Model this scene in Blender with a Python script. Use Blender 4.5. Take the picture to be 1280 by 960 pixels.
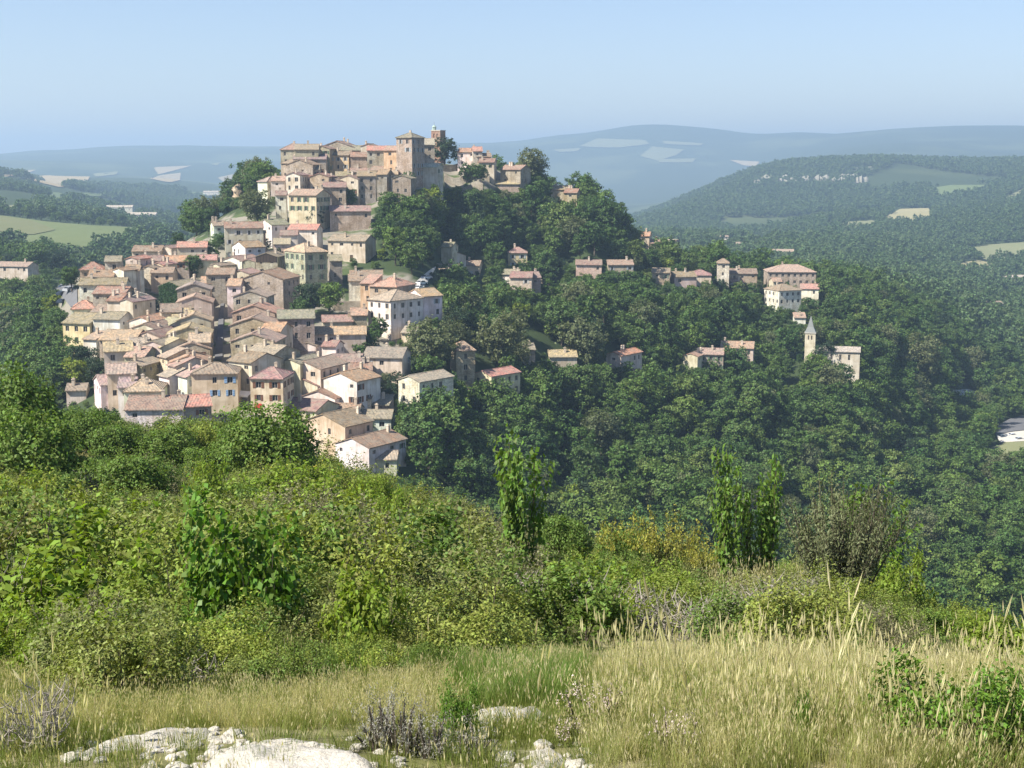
import bpy, math, random
import numpy as np

# ------------------------------------------------------------------ camera, sky, sun, exposure
S = bpy.context.scene
for _o in list(bpy.data.objects):
    bpy.data.objects.remove(_o)
COL = S.collection
FPX, HOR = 1800.0, 205.0                      # focal length and horizon row of the 1280x960 photograph
PITCH = math.atan((480 - HOR) / FPX)
cam_data = bpy.data.cameras.new('camera')
cam_data.sensor_width = 36.0
cam_data.lens = 36.0 * FPX / 1280.0
cam_data.clip_start, cam_data.clip_end = 0.2, 60000.0
cam = bpy.data.objects.new('camera', cam_data)
cam.rotation_euler = (math.pi / 2 - PITCH, 0, 0)
COL.objects.link(cam)
S.camera = cam

SUN_EL, SUN_AZ = math.radians(47), math.atan2(-0.82, -0.46)
SUN = (math.sin(SUN_AZ) * math.cos(SUN_EL), math.cos(SUN_AZ) * math.cos(SUN_EL), math.sin(SUN_EL))
world = bpy.data.worlds.new('World')
S.world = world
world.use_nodes = True
wn = world.node_tree
sky_node = wn.nodes.new('ShaderNodeTexSky')
sky_node.sky_type = 'NISHITA'
sky_node.sun_disc = False
sky_node.sun_elevation = SUN_EL
sky_node.sun_rotation = SUN_AZ % (2 * math.pi)
sky_node.altitude = 300
sky_node.air_density = 1.0
sky_node.dust_density = 0.5
sky_node.ozone_density = 3.0
tint = wn.nodes.new('ShaderNodeMix')
tint.data_type, tint.blend_type = 'RGBA', 'MULTIPLY'
tint.inputs[0].default_value = 1.0
tint.inputs[7].default_value = (1.03, 0.965, 1.02, 1)
wn.links.new(sky_node.outputs[0], tint.inputs[6])
wn.links.new(tint.outputs[2], wn.nodes['Background'].inputs[0])
wn.nodes['Background'].inputs[1].default_value = 0.072

sun_data = bpy.data.lights.new('sun', 'SUN')
sun_data.energy = 5.0
sun_data.angle = math.radians(0.53)
sun_data.color = (1.0, 0.94, 0.84)
sun = bpy.data.objects.new('sun', sun_data)
from mathutils import Vector, Matrix, Quaternion
sun.rotation_euler = Vector(SUN).to_track_quat('Z', 'Y').to_euler()
COL.objects.link(sun)

S.view_settings.view_transform = 'Standard'
S.view_settings.look = 'None'
S.view_settings.gamma = 1.0
S.view_settings.exposure = 1.1
S.view_settings.use_curve_mapping = False
S.render.engine = 'CYCLES'
S.cycles.use_denoising = True
S.cycles.max_bounces = 6
S.cycles.diffuse_bounces = 3
S.cycles.transmission_bounces = 4
S.cycles.transparent_max_bounces = 8
S.cycles.volume_bounces = 0
S.cycles.caustics_reflective = False
S.cycles.caustics_refractive = False
# ------------------------------------------------------------------ from photo pixels to the place, and the lie of the land
CP, SP = math.cos(PITCH), math.sin(PITCH)
def ray(px, py):
    a, b = (np.asarray(px, float) - 640) / FPX, (480 - np.asarray(py, float)) / FPX
    return a, CP + b * SP, -SP + b * CP
def at(px, py, Y):                            # the point at depth Y on a pixel's ray
    a, dy, dz = ray(px, py)
    s = Y / dy
    return np.array([a * s, Y + 0 * s, dz * s])
def project(x, y, z):
    zc = y * CP - z * SP
    return 640 + FPX * x / zc, 480 - FPX * (y * SP + z * CP) / zc
def smooth(a, b, x):
    t = np.clip((x - a) / (b - a), 0, 1)
    return t * t * (3 - 2 * t)

# ground seen in the photograph: column, row, depth in metres, height of what covers it there
GROUND = '''
230 525 300 0;400 588 288 0;475 592 285 0;140 502 315 0;330 508 308 0;520 495 340 0;620 492 368 0
100 425 370 0;230 410 380 0;330 410 380 0;420 425 372 0;500 410 385 0;555 405 392 0
75 372 418 0;150 338 440 0;250 325 445 0;320 325 445 0;400 352 425 0;465 330 445 0;270 300 470 0
300 275 498 0;360 268 500 0;430 280 490 0;340 242 530 0;460 242 528 0;540 242 530 0;600 228 548 0;650 232 555 0
380 208 568 0;480 206 570 0;550 206 572 0;600 208 575 0;700 247 575 0;720 252 580 0;640 234 560 0
650 360 455 0;550 335 465 0;740 340 520 0;860 352 560 0;930 362 580 0;990 378 590 0;1010 456 500 0;900 462 470 0;770 448 432 0;704 450 415 0
1260 548 560 0;1265 590 490 0;1200 498 640 0
600 580 310 8;600 520 352 8;800 560 360 8;800 680 265 8;1000 560 420 8;1000 680 310 8;1150 560 500 8;1150 680 350 8;1280 740 300 8;800 500 400 8;680 520 372 8
700 252 580 8;780 290 570 8;650 285 540 8;560 275 530 8;560 320 490 8;700 315 528 8;850 318 600 8;600 385 445 8;800 400 470 8;950 415 520 8;1050 362 620 8;1100 430 560 8;1180 430 660 8;1280 470 700 8
310 222 560 7;240 272 520 7;190 302 500 7;50 425 420 8;30 485 345 8;60 352 560 8;10 345 640 0
100 332 850 0;0 272 1200 0;180 292 1150 0;60 300 1000 0;-150 300 900 0;-200 420 420 8
1100 345 850 8;1240 332 1500 0;1280 385 1000 8;1000 312 1300 8;850 292 1600 8;950 290 1900 8;1150 310 1500 8;1400 330 1500 0;1400 400 1000 0
970 214 3100 0;1100 206 3100 0;1280 203 3300 0;1420 200 3300 0;1030 209 3100 0;1000 238 2850 0;1100 234 2850 0;1250 236 2700 0;870 262 2700 0;850 285 2200 0;900 240 3000 0;800 285 3000 0;1130 272 2200 0;1280 250 2300 0;1040 278 2150 0;940 285 2300 0
700 262 5000 0;760 215 7200 0;900 205 7400 0;780 166 8500 0;850 164 8500 0;1000 169 9000 0;1200 163 9500 0;1420 163 9500 0;600 177 9000 0;680 174 8800 0;900 168 8700 0;1050 190 6500 0;1250 190 6500 0
0 195 9000 0;-200 194 9000 0;150 184 9000 0;250 184 9500 0;340 185 9500 0;480 184 9200 0;0 222 2400 0;60 226 3500 0;200 226 4500 0;100 252 2200 0;200 268 2400 0;180 287 1500 0;270 240 4000 0;30 250 1700 0;300 214 6500 0;100 205 6500 0;-200 240 2400 0;-200 215 5000 0
'''
HIDDEN = [(250, 660, -48), (300, 700, -52), (480, 690, -42), (480, 850, -92), (700, 720, -62), (850, 760, -78), (600, 1200, -100), (400, 1500, -90),
          (100, 200, -60), (400, 200, -66), (640, 200, -74), (900, 200, -88), (1150, 200, -100), (1400, 260, -102), (-200, 250, -60),
          (640, 90, -74), (100, 90, -66), (1200, 90, -98), (500, 2500, -110), (500, 4500, -140), (1000, 4600, -60), (1250, 4600, -60),
          (200, 14000, -60), (640, 14000, -60), (1100, 14000, -60), (-300, 14000, -60), (1600, 14000, -60), (1700, 600, -105), (-400, 600, -50), (1700, 3000, 0), (-400, 3000, -40)]
def _controls():
    P, Z = [], []
    for rec in GROUND.replace('\n', ';').split(';'):
        if rec.strip():
            px, py, Y, c = map(float, rec.split())
            p = at(px, py, Y)
            P.append((p[0] / Y, math.log(Y))); Z.append(p[2] - c)
    for px, Y, z in HIDDEN:
        P.append(((px - 640) / FPX, math.log(Y))); Z.append(z)
    return np.array(P), np.array(Z)
def _tps():
    P, Z = _controls()
    Q = P * np.array([3.2, 1.0])
    n = len(Q)
    def U(r2): return np.where(r2 > 0, 0.5 * r2 * np.log(np.maximum(r2, 1e-20)), 0)
    K = U(((Q[:, None] - Q[None]) ** 2).sum(-1)) + np.eye(n) * 2e-4
    A = np.zeros((n + 3, n + 3)); A[:n, :n] = K
    A[:n, n] = 1; A[:n, n + 1:] = Q; A[n, :n] = 1; A[n + 1:, :n] = Q.T
    w = np.linalg.solve(A, np.concatenate([Z, [0, 0, 0]]))
    def f(u, v):
        q = np.stack([u * 3.2, v], -1)
        out = np.empty(q.shape[:-1]).ravel(); qf = q.reshape(-1, 2)
        for i in range(0, len(qf), 20000):
            s = qf[i:i + 20000]
            out[i:i + 20000] = U(((s[:, None] - Q[None]) ** 2).sum(-1)) @ w[:n] + w[n] + s @ w[n + 1:]
        return out.reshape(q.shape[:-1])
    return f
_GU, _GV = np.linspace(-0.8, 0.8, 321), np.linspace(math.log(60), math.log(16000), 420)
_GZ = _tps()(*np.meshgrid(_GU, _GV, indexing='ij'))
_rn = np.random.RandomState(5)
def noise2(x, y, seed=0):                     # cheap smooth noise in -1..1
    x, y = np.asarray(x, float), np.asarray(y, float)
    xi, yi = np.floor(x), np.floor(y)
    fx, fy = x - xi, y - yi
    fx, fy = fx * fx * (3 - 2 * fx), fy * fy * (3 - 2 * fy)
    def h(a, b):
        v = np.sin(a * 127.1 + b * 311.7 + seed * 74.7) * 43758.5453
        return (v - np.floor(v)) * 2 - 1
    return (h(xi, yi) * (1 - fx) + h(xi + 1, yi) * fx) * (1 - fy) + (h(xi, yi + 1) * (1 - fx) + h(xi + 1, yi + 1) * fx) * fy
def far_ground(X, Y):
    u, v = np.clip(X / np.maximum(Y, 1), -0.799, 0.799), np.clip(np.log(np.maximum(Y, 60)), _GV[0], _GV[-1] - 1e-6)
    a = (u + 0.8) / 1.6 * 320; b = (v - _GV[0]) / (_GV[-1] - _GV[0]) * 419
    i, j = np.clip(a.astype(int), 0, 319), np.clip(b.astype(int), 0, 418)
    fa, fb = a - i, b - j
    z = (_GZ[i, j] * (1 - fa) + _GZ[i + 1, j] * fa) * (1 - fb) + (_GZ[i, j + 1] * (1 - fa) + _GZ[i + 1, j + 1] * fa) * fb
    k = smooth(900, 2600, Y)
    z = z + k * (noise2(X / 260, Y / 380, 1) * 9 + noise2(X / 90, Y / 130, 2) * 4 * (1 - smooth(2400, 3400, Y)))
    k2 = smooth(4000, 6000, Y)
    return z + k2 * (noise2(X / 800, Y / 900, 3) * 16 + noise2(X / 330, Y / 420, 9) * 7)
EDGE_U = np.array([-0.45, -0.33, -0.22, -0.12, 0.0, 0.08, 0.15, 0.235, 0.29, 0.36, 0.45])
EDGE_D = np.array([84, 78, 72, 60, 46, 42, 37, 33, 30, 27, 26.])
EDGE_Z = np.array([-15.8, -15.6, -15.0, -13.9, -12.5, -11.8, -11.0, -10.0, -9.8, -9.6, -9.6])
def near_ground(X, Y):
    u = np.clip(X / np.maximum(Y, 6), -0.45, 0.45)
    D, Z = np.interp(u, EDGE_U, EDGE_D), np.interp(u, EDGE_U, EDGE_Z)
    y = np.maximum(Y, -20)
    z = np.where(y < 4, -1.62 - 0.03 * y, 0)
    z = np.where((y >= 4) & (y < 6.5), -1.74 - 0.22 * (y - 4) - 0.02 * (y - 4) ** 2, z)
    t = (y - 6.5) / (D - 6.5)
    z0 = -2.415
    z = np.where(y >= 6.5, z0 + (Z - z0) * (t + np.interp(u, [-0.36, 0, 0.36], [0.14, 0.10, 0.02]) * np.sin(np.clip(t, 0, 1) * math.pi)), z)
    over = np.maximum(y - D, 0)
    z = np.where(over > 0, Z - 0.2 * over - 0.75 * over ** 2 / (over + 8), z)
    z = z + noise2(X / 3.1, Y / 3.1, 4) * 0.10 * smooth(5, 12, y) + noise2(X / 9, Y / 9, 6) * 0.35 * smooth(9, 30, y) + noise2(X / 0.7, Y / 0.7, 7) * 0.012
    return z
def H(X, Y):
    X, Y = np.asarray(X, float), np.asarray(Y, float)
    return np.maximum(near_ground(X, Y), np.where(Y > 30, far_ground(X, Y), -999))
def hit(px, py, h=0.0, y0=150.0, y1=15000.0, n=3000):   # where a pixel's ray comes down to h metres above the ground
    Y = np.exp(np.linspace(math.log(y0), math.log(y1), n))
    p = at(px, py, Y)
    g = p[2] - h - H(p[0], Y)
    k = np.nonzero(g <= 0)[0]
    if not len(k):                            # seen against the sky or the far land: the crest it stands on
        m = (Y > 480) & (Y < 640); k = np.argmin(np.where(m, g, 1e9)); return p[:, k]
    k = k[0]
    if k == 0: return p[:, 0]
    f = g[k - 1] / (g[k - 1] - g[k])
    return at(px, py, Y[k - 1] + f * (Y[k] - Y[k - 1]))
FG_PX = np.array([-200, 0, 60, 140, 250, 300, 380, 430, 470, 560, 640, 760, 860, 900, 960, 1010, 1060, 1120, 1180, 1280, 1500])
FG_PY = np.array([470, 480, 498, 506, 512, 508, 530, 565, 588, 612, 640, 668, 675, 690, 700, 690, 680, 715, 745, 765, 790])
# ------------------------------------------------------------------ helpers: objects, meshes, materials
def tag(o, label=None, cat=None, group=None, kind=None):
    if label: o['label'] = label
    if cat: o['category'] = cat
    if group: o['group'] = group
    if kind: o['kind'] = kind
    return o
def empty(name, loc=(0, 0, 0), rz=0.0, scale=None):
    o = bpy.data.objects.new(name, None)
    o.empty_display_size = 0.3
    o.location = loc
    o.rotation_euler = (0, 0, rz)
    if scale: o.scale = scale
    COL.objects.link(o)
    return o
def obj(name, mesh, parent=None, loc=(0, 0, 0), rot=(0, 0, 0), scale=(1, 1, 1), color=None):
    o = bpy.data.objects.new(name, mesh)
    o.location, o.rotation_euler, o.scale = loc, rot, scale
    if parent: o.parent = parent
    if color: o.color = (*color, 1)
    COL.objects.link(o)
    return o
def mesh_np(name, V, F, mats, mi=None, smooth_=False):          # V (n,3), F (m,3|4) arrays
    me = bpy.data.meshes.new(name)
    V = np.asarray(V, np.float32); F = np.asarray(F, np.int32)
    k = F.shape[1]
    me.vertices.add(len(V)); me.vertices.foreach_set('co', V.ravel())
    me.loops.add(F.size); me.loops.foreach_set('vertex_index', F.ravel())
    me.polygons.add(len(F)); me.polygons.foreach_set('loop_start', np.arange(0, F.size, k, dtype=np.int32))
    if mi is not None: me.polygons.foreach_set('material_index', np.asarray(mi, np.int32))
    if smooth_: me.polygons.foreach_set('use_smooth', np.ones(len(F), bool))
    for m in mats: me.materials.append(m)
    me.update(calc_edges=True)
    return me
class MB:                                                       # collects faces for one mesh
    def __init__(s): s.v, s.f, s.m = [], [], []
    def face(s, pts, m=0):
        n = len(s.v); s.v += [tuple(p) for p in pts]; s.f.append(tuple(range(n, n + len(pts)))); s.m.append(m)
    def box(s, x0, x1, y0, y1, z0, z1, m=0, top=None):
        n = len(s.v); t = top or (0, 0)
        s.v += [(x0, y0, z0), (x1, y0, z0), (x1, y1, z0), (x0, y1, z0), (x0 + t[0], y0 + t[1], z1), (x1 - t[0], y0 + t[1], z1), (x1 - t[0], y1 - t[1], z1), (x0 + t[0], y1 - t[1], z1)]
        for q in ((3, 2, 1, 0), (4, 5, 6, 7), (0, 1, 5, 4), (1, 2, 6, 5), (2, 3, 7, 6), (3, 0, 4, 7)):
            s.f.append(tuple(n + i for i in q)); s.m.append(m)
    def tube(s, pts, radii, n=6, m=0, cap=True):
        rings = []
        for i, p in enumerate(pts):
            p = Vector(p)
            a = Vector(pts[max(i - 1, 0)]); b = Vector(pts[min(i + 1, len(pts) - 1)])
            d = (b - a).normalized()
            q = d.to_track_quat('Z', 'Y')
            base = len(s.v)
            for k in range(n):
                t = 2 * math.pi * k / n
                s.v.append(tuple(p + q @ Vector((math.cos(t) * radii[i], math.sin(t) * radii[i], 0))))
            rings.append(base)
        for a, b in zip(rings, rings[1:]):
            for k in range(n):
                s.f.append((a + k, a + (k + 1) % n, b + (k + 1) % n, b + k)); s.m.append(m)
        if cap:
            s.f.append(tuple(rings[-1] + k for k in range(n))); s.m.append(m)
    def mesh(s, name, mats, smooth_=False):
        me = bpy.data.meshes.new(name)
        me.from_pydata(s.v, [], s.f)
        for m in mats: me.materials.append(m)
        me.polygons.foreach_set('material_index', s.m)
        if smooth_: me.polygons.foreach_set('use_smooth', [True] * len(s.f))
        me.update()
        return me

class NT:                                                       # terse node-tree writing
    def __init__(s, name):
        s.mat = bpy.data.materials.new(name); s.mat.use_nodes = True
        s.t = s.mat.node_tree; s.b = s.t.nodes['Principled BSDF']; s.out = s.t.nodes['Material Output']
        s.b.inputs['Roughness'].default_value = 0.9
        s.b.inputs['Specular IOR Level'].default_value = 0.15
    def n(s, kind, **kw):
        nd = s.t.nodes.new('ShaderNode' + kind)
        for k, v in kw.items():
            if k.startswith('_'): setattr(nd, k[1:], v)
            else:
                key = int(k[1:]) if k[0] == 'i' and k[1:].isdigit() else k.replace('__', ' ')
                if isinstance(v, bpy.types.NodeSocket): s.t.links.new(v, nd.inputs[key])
                else: nd.inputs[key].default_value = v
        return nd
    def link(s, a, b): s.t.links.new(a, b)
    def pos(s): return s.n('NewGeometry').outputs['Position']
    def objc(s): return s.n('TexCoord').outputs['Object']
    def noise(s, vec, scale, detail=3.0, rough=0.55):
        return s.n('TexNoise', Vector=vec, Scale=scale, Detail=detail, Roughness=rough).outputs['Fac']
    def ramp(s, fac, stops):
        r = s.n('ValToRGB', Fac=fac)
        e = r.color_ramp.elements
        while len(e) < len(stops): e.new(0.5)
        while len(e) > len(stops): e.remove(e[-1])
        for el, (p, c) in zip(e, stops):
            el.position = p; el.color = (*c, 1) if len(c) == 3 else c
        return r.outputs['Color']
    def mix(s, fac, a, b, blend='MIX'):
        m = s.t.nodes.new('ShaderNodeMix'); m.data_type = 'RGBA'; m.blend_type = blend
        for i, v in ((0, fac), (6, a), (7, b)):
            if isinstance(v, bpy.types.NodeSocket): s.t.links.new(v, m.inputs[i])
            elif i == 0: m.inputs[0].default_value = v
            else: m.inputs[i].default_value = (*v, 1)
        return m.outputs[2]
    def math(s, op, a, b=0.0):
        m = s.n('Math', _operation=op)
        for i, v in ((0, a), (1, b)):
            if isinstance(v, bpy.types.NodeSocket): s.t.links.new(v, m.inputs[i])
            else: m.inputs[i].default_value = v
        return m.outputs[0]
    def color(s, c):
        if isinstance(c, bpy.types.NodeSocket): s.t.links.new(c, s.b.inputs['Base Color'])
        else: s.b.inputs['Base Color'].default_value = (*c, 1)
        return s
    def bump(s, h, strength=0.5, dist=0.05):
        b = s.n('Bump', Height=h, Strength=strength, Distance=dist)
        s.t.links.new(b.outputs['Normal'], s.b.inputs['Normal'])
        return s

def mat_plain(name, c, rough=0.8, spec=0.2, metal=0.0, noise=0.25, scale=3.0):
    t = NT(name)
    f = t.noise(t.objc(), scale, 4)
    t.color(t.mix(f, tuple(x * (1 - noise) for x in c), tuple(min(1, x * (1 + noise)) for x in c)))
    t.b.inputs['Roughness'].default_value = rough; t.b.inputs['Specular IOR Level'].default_value = spec
    t.b.inputs['Metallic'].default_value = metal
    return t.mat
def mat_wall(name, stone):
    t = NT(name)
    oc = t.n('ObjectInfo').outputs['Color']
    p = t.pos()
    big = t.noise(p, 0.35, 5, 0.6)
    c = t.mix(t.ramp(big, [(0.38, (0, 0, 0)), (0.66, (0.9, 0.9, 0.9))]), oc, t.mix(1.0, oc, (0.66, 0.60, 0.51), 'MULTIPLY'))
    st = t.n('Mapping', Vector=p, Scale=(1.6, 1.6, 0.16)).outputs[0]     # rain streaks down the walls
    c = t.mix(t.math('MULTIPLY', t.ramp(t.noise(st, 1.0, 4), [(0.48, (0, 0, 0)), (0.70, (1, 1, 1))]), 0.6), c, t.mix(1.0, c, (0.55, 0.52, 0.47), 'MULTIPLY'))
    if stone:
        m = t.n('Mapping', Vector=p, Scale=(1, 1, 1.7)).outputs[0]
        v = t.n('TexVoronoi', Vector=m, Scale=2.6)
        c = t.mix(0.55, c, t.mix(1.0, c, t.ramp(v.outputs['Color'], [(0.1, (0.5, 0.47, 0.43)), (0.5, (0.95, 0.9, 0.85)), (0.9, (1.4, 1.3, 1.15))]), 'MULTIPLY'))
        ve = t.n('TexVoronoi', Vector=m, Scale=2.6, _feature='DISTANCE_TO_EDGE').outputs['Distance']
        t.bump(t.ramp(ve, [(0.0, (0, 0, 0)), (0.12, (1, 1, 1))]), 0.7, 0.05)
        patch = t.ramp(t.noise(p, 0.18, 3), [(0.55, (0, 0, 0)), (0.68, (1, 1, 1))])
        c = t.mix(t.math('MULTIPLY', patch, 0.35), c, (0.46, 0.40, 0.31))
    else:
        t.bump(t.noise(p, 9, 4), 0.25, 0.03)
    t.color(c)
    return t.mat
def mat_tile():
    t = NT('clay_roof_tiles')
    oc = t.n('ObjectInfo').outputs['Color']
    o = t.objc()
    s = t.n('SeparateXYZ', Vector=o)
    ax = t.math('FLOOR', t.math('MULTIPLY', s.outputs[0], 3.4))
    ay = t.math('FLOOR', t.math('MULTIPLY', s.outputs[1], 2.6))
    rnd = t.n('TexWhiteNoise', _noise_dimensions='3D', Vector=t.n('CombineXYZ', X=ax, Y=ay, Z=t.n('ObjectInfo').outputs['Random']).outputs[0])
    c = t.mix(0.8, oc, t.mix(1.0, oc, t.ramp(rnd.outputs['Value'], [(0.0, (0.5, 0.48, 0.48)), (0.4, (0.92, 0.9, 0.9)), (0.75, (1.15, 1.08, 1.0)), (1.0, (1.6, 1.35, 1.15))]), 'MULTIPLY'))
    w = t.pos()
    lich = t.ramp(t.noise(w, 0.55, 5, 0.65), [(0.44, (0, 0, 0)), (0.64, (1, 1, 1))])
    c = t.mix(t.math('MULTIPLY', lich, 0.6), c, (0.30, 0.265, 0.205))
    dark = t.ramp(t.noise(w, 1.4, 4, 0.6), [(0.5, (0, 0, 0)), (0.75, (1, 1, 1))])
    c = t.mix(t.math('MULTIPLY', dark, 0.5), c, (0.14, 0.105, 0.08))
    t.color(c)
    wv = t.math('SINE', t.math('MULTIPLY', s.outputs[0], 3.4 * 2 * math.pi))
    t.bump(wv, 0.8, 0.06)
    return t.mat
M = {}
M['render'] = mat_wall('lime_render_wall', False)
M['stone'] = mat_wall('rubble_stone_wall', True)
M['tile'] = mat_tile()
M['frame'] = mat_plain('window_frame_paint', (0.42, 0.38, 0.33))
M['surround'] = mat_plain('stone_surround', (0.50, 0.46, 0.38))
M['timber'] = mat_plain('dark_timber', (0.055, 0.04, 0.03))
M['slate'] = mat_plain('grey_slate', (0.20, 0.21, 0.20))
M['zinc'] = mat_plain('weathered_zinc', (0.30, 0.38, 0.33), 0.5, 0.4)
M['red'] = mat_plain('red_paint', (0.55, 0.05, 0.04), 0.6)
M['canvas'] = mat_plain('white_canvas', (0.78, 0.77, 0.74), 0.9)
M['blue'] = mat_plain('pale_blue_sheet', (0.50, 0.68, 0.80), 0.6)
M['asphalt'] = mat_plain('old_asphalt', (0.13, 0.13, 0.135), 0.95, 0.1, 0, 0.25, 0.5)
M['gravel'] = mat_plain('pale_gravel', (0.50, 0.47, 0.41), 0.95, 0.1, 0, 0.3, 0.8)
M['bark'] = mat_plain('bark', (0.085, 0.07, 0.055), 0.95, 0.1, 0, 0.4, 5)
M['twig'] = mat_plain('dead_twigs', (0.26, 0.235, 0.20), 0.95, 0.1, 0, 0.3, 5)
M['paleconcrete'] = mat_plain('pale_concrete', (0.42, 0.41, 0.38))
def mat_glass():
    t = NT('window_glass'); t.color((0.02, 0.022, 0.025))
    t.b.inputs['Roughness'].default_value = 0.12; t.b.inputs['Specular IOR Level'].default_value = 0.5
    return t.mat
M['glass'] = mat_glass()
def mat_shutter():
    t = NT('shutter_paint')
    oc = t.n('ObjectInfo').outputs['Color']
    t.color(t.mix(t.noise(t.objc(), 6, 3), oc, t.mix(1.0, oc, (0.7, 0.68, 0.65), 'MULTIPLY')))
    w = t.n('SeparateXYZ', Vector=t.objc()).outputs[2]
    t.bump(t.math('SINE', t.math('MULTIPLY', w, 90.0)), 0.4, 0.02)
    return t.mat
M['shutter'] = mat_shutter()
def mat_car():
    t = NT('car_paint'); t.color(t.n('ObjectInfo').outputs['Color'])
    t.b.inputs['Roughness'].default_value = 0.3; t.b.inputs['Specular IOR Level'].default_value = 0.5; t.b.inputs['Coat Weight'].default_value = 0.5
    return t.mat
M['car'] = mat_car()
M['rubber'] = mat_plain('black_rubber', (0.02, 0.02, 0.02))
def mat_leaf(name, stops, transl=0.35, island=0.45, rough=0.6):  # stops: tints spread over the plants by chance
    t = NT(name)
    rnd = t.n('ObjectInfo').outputs['Random']
    c = t.ramp(rnd, [(i / max(len(stops) - 1, 1), s) for i, s in enumerate(stops)])
    isl = t.n('NewGeometry').outputs['Random Per Island']
    hv = t.n('HueSaturation', Hue=t.math('ADD', 0.482, t.math('MULTIPLY', isl, 0.036)), Saturation=1.0, Value=t.math('ADD', 1 - island, t.math('MULTIPLY', isl, 2 * island)), Color=c).outputs[0]
    t.color(hv)
    t.b.inputs['Roughness'].default_value = rough; t.b.inputs['Specular IOR Level'].default_value = 0.22
    tr = t.n('BsdfTranslucent', Color=t.mix(1.0, hv, (1.25, 1.3, 0.55), 'MULTIPLY'))
    mx = t.n('MixShader', Fac=transl)
    t.link(t.b.outputs[0], mx.inputs[1]); t.link(tr.outputs[0], mx.inputs[2]); t.link(mx.outputs[0], t.out.inputs['Surface'])
    return t.mat
M['leaf'] = mat_leaf('leaves_broadleaf', [(0.051, 0.092, 0.022), (0.079, 0.136, 0.028), (0.059, 0.100, 0.030), (0.121, 0.178, 0.033), (0.054, 0.105, 0.026), (0.097, 0.145, 0.036), (0.067, 0.120, 0.025), (0.142, 0.184, 0.047)], 0.24)
M['leafdark'] = mat_leaf('leaves_evergreen', [(0.031, 0.055, 0.023), (0.039, 0.065, 0.029)], 0.2)
M['leafgrey'] = mat_leaf('leaves_greygreen', [(0.115, 0.138, 0.063), (0.138, 0.155, 0.069), (0.109, 0.127, 0.057)])
M['leaflime'] = mat_leaf('leaves_lime', [(0.20, 0.24, 0.03), (0.17, 0.22, 0.035)])
M['leaffar'] = mat_leaf('leaves_far', [(0.070, 0.113, 0.041), (0.089, 0.143, 0.043), (0.078, 0.121, 0.049), (0.113, 0.162, 0.054)], 0.25)
M['ivy'] = mat_leaf('leaves_ivy', [(0.035, 0.075, 0.02)], 0.25)
M['scrub'] = mat_leaf('leaves_scrub', [(0.092, 0.140, 0.027), (0.200, 0.244, 0.042), (0.130, 0.165, 0.038), (0.232, 0.275, 0.044), (0.178, 0.183, 0.065), (0.108, 0.177, 0.032), (0.205, 0.226, 0.063), (0.151, 0.207, 0.036)], 0.28)
M['scrubgrey'] = mat_leaf('leaves_greyscrub', [(0.185, 0.180, 0.100), (0.215, 0.200, 0.115), (0.155, 0.160, 0.075)], 0.3)
M['scrubbright'] = mat_leaf('leaves_bright', [(0.198, 0.258, 0.034), (0.168, 0.234, 0.031)], 0.42)
M['figleaf'] = mat_leaf('leaves_fig', [(0.108, 0.196, 0.028), (0.127, 0.216, 0.031)], 0.38, 0.4, 0.45)
M['neartree'] = mat_leaf('leaves_near_tree', [(0.110, 0.170, 0.035), (0.133, 0.200, 0.039), (0.093, 0.150, 0.035)], 0.35)
M['saplingleaf'] = mat_leaf('leaves_sapling', [(0.125, 0.205, 0.034)], 0.4, 0.35, 0.5)
M['juniper'] = mat_leaf('leaves_juniper', [(0.125, 0.140, 0.065)], 0.2)
M['yellowbloom'] = mat_leaf('yellow_bloom', [(0.42, 0.36, 0.05)], 0.4)
M['broom'] = mat_leaf('yellow_green_bloom', [(0.33, 0.30, 0.06), (0.29, 0.28, 0.055)], 0.4)
M['pinkbloom'] = mat_leaf('pale_pink_bloom', [(0.62, 0.50, 0.50)], 0.4, 0.2)
M['greyherb'] = mat_leaf('leaves_grey_herb', [(0.26, 0.25, 0.22)], 0.3)
M['grass'] = mat_leaf('grass_green', [(0.150, 0.185, 0.038), (0.190, 0.205, 0.055), (0.130, 0.175, 0.036)], 0.4, 0.35)
M['lush'] = mat_leaf('grass_lush', [(0.115, 0.190, 0.036), (0.135, 0.205, 0.040)], 0.4, 0.35)
M['straw'] = mat_leaf('grass_straw', [(0.40, 0.36, 0.17), (0.48, 0.43, 0.22), (0.33, 0.33, 0.13), (0.27, 0.30, 0.09)], 0.4, 0.3)
M['seed'] = mat_leaf('grass_seed_heads', [(0.54, 0.48, 0.29), (0.62, 0.56, 0.38)], 0.4, 0.25)
# ------------------------------------------------------------------ ground, fields, roads
def inpoly(x, y, poly):
    x, y = np.asarray(x, float), np.asarray(y, float); r = np.zeros(x.shape, bool); n = len(poly)
    for i in range(n):
        x1, y1 = poly[i]; x2, y2 = poly[(i + 1) % n]
        c = ((y1 > y) != (y2 > y)) & (x < (x2 - x1) * (y - y1) / ((y2 - y1) or 1e-9) + x1)
        r ^= c
    return r
TOWN = [(75, 350), (128, 318), (200, 298), (268, 296), (262, 276), (322, 262), (345, 262), (343, 240), (318, 226), (352, 180), (500, 165), (545, 175), (600, 180), (660, 205), (650, 232), (560, 240),
        (520, 243), (500, 250), (470, 262), (470, 300), (440, 326), (432, 350), (432, 385), (440, 340), (500, 340), (552, 365), (552, 395), (505, 420), (505, 455), (480, 470), (490, 520), (500, 560), (470, 600), (380, 590), (160, 530), (118, 505), (135, 470), (140, 440), (75, 422)]
ROWS = np.concatenate([np.linspace(-14, 3.6, 40), np.exp(np.linspace(math.log(3.7), math.log(15500), 760))])
COLS = np.linspace(-0.78, 0.78, 381)
_Yg, _Ug = np.meshgrid(ROWS, COLS, indexing='ij')
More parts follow.
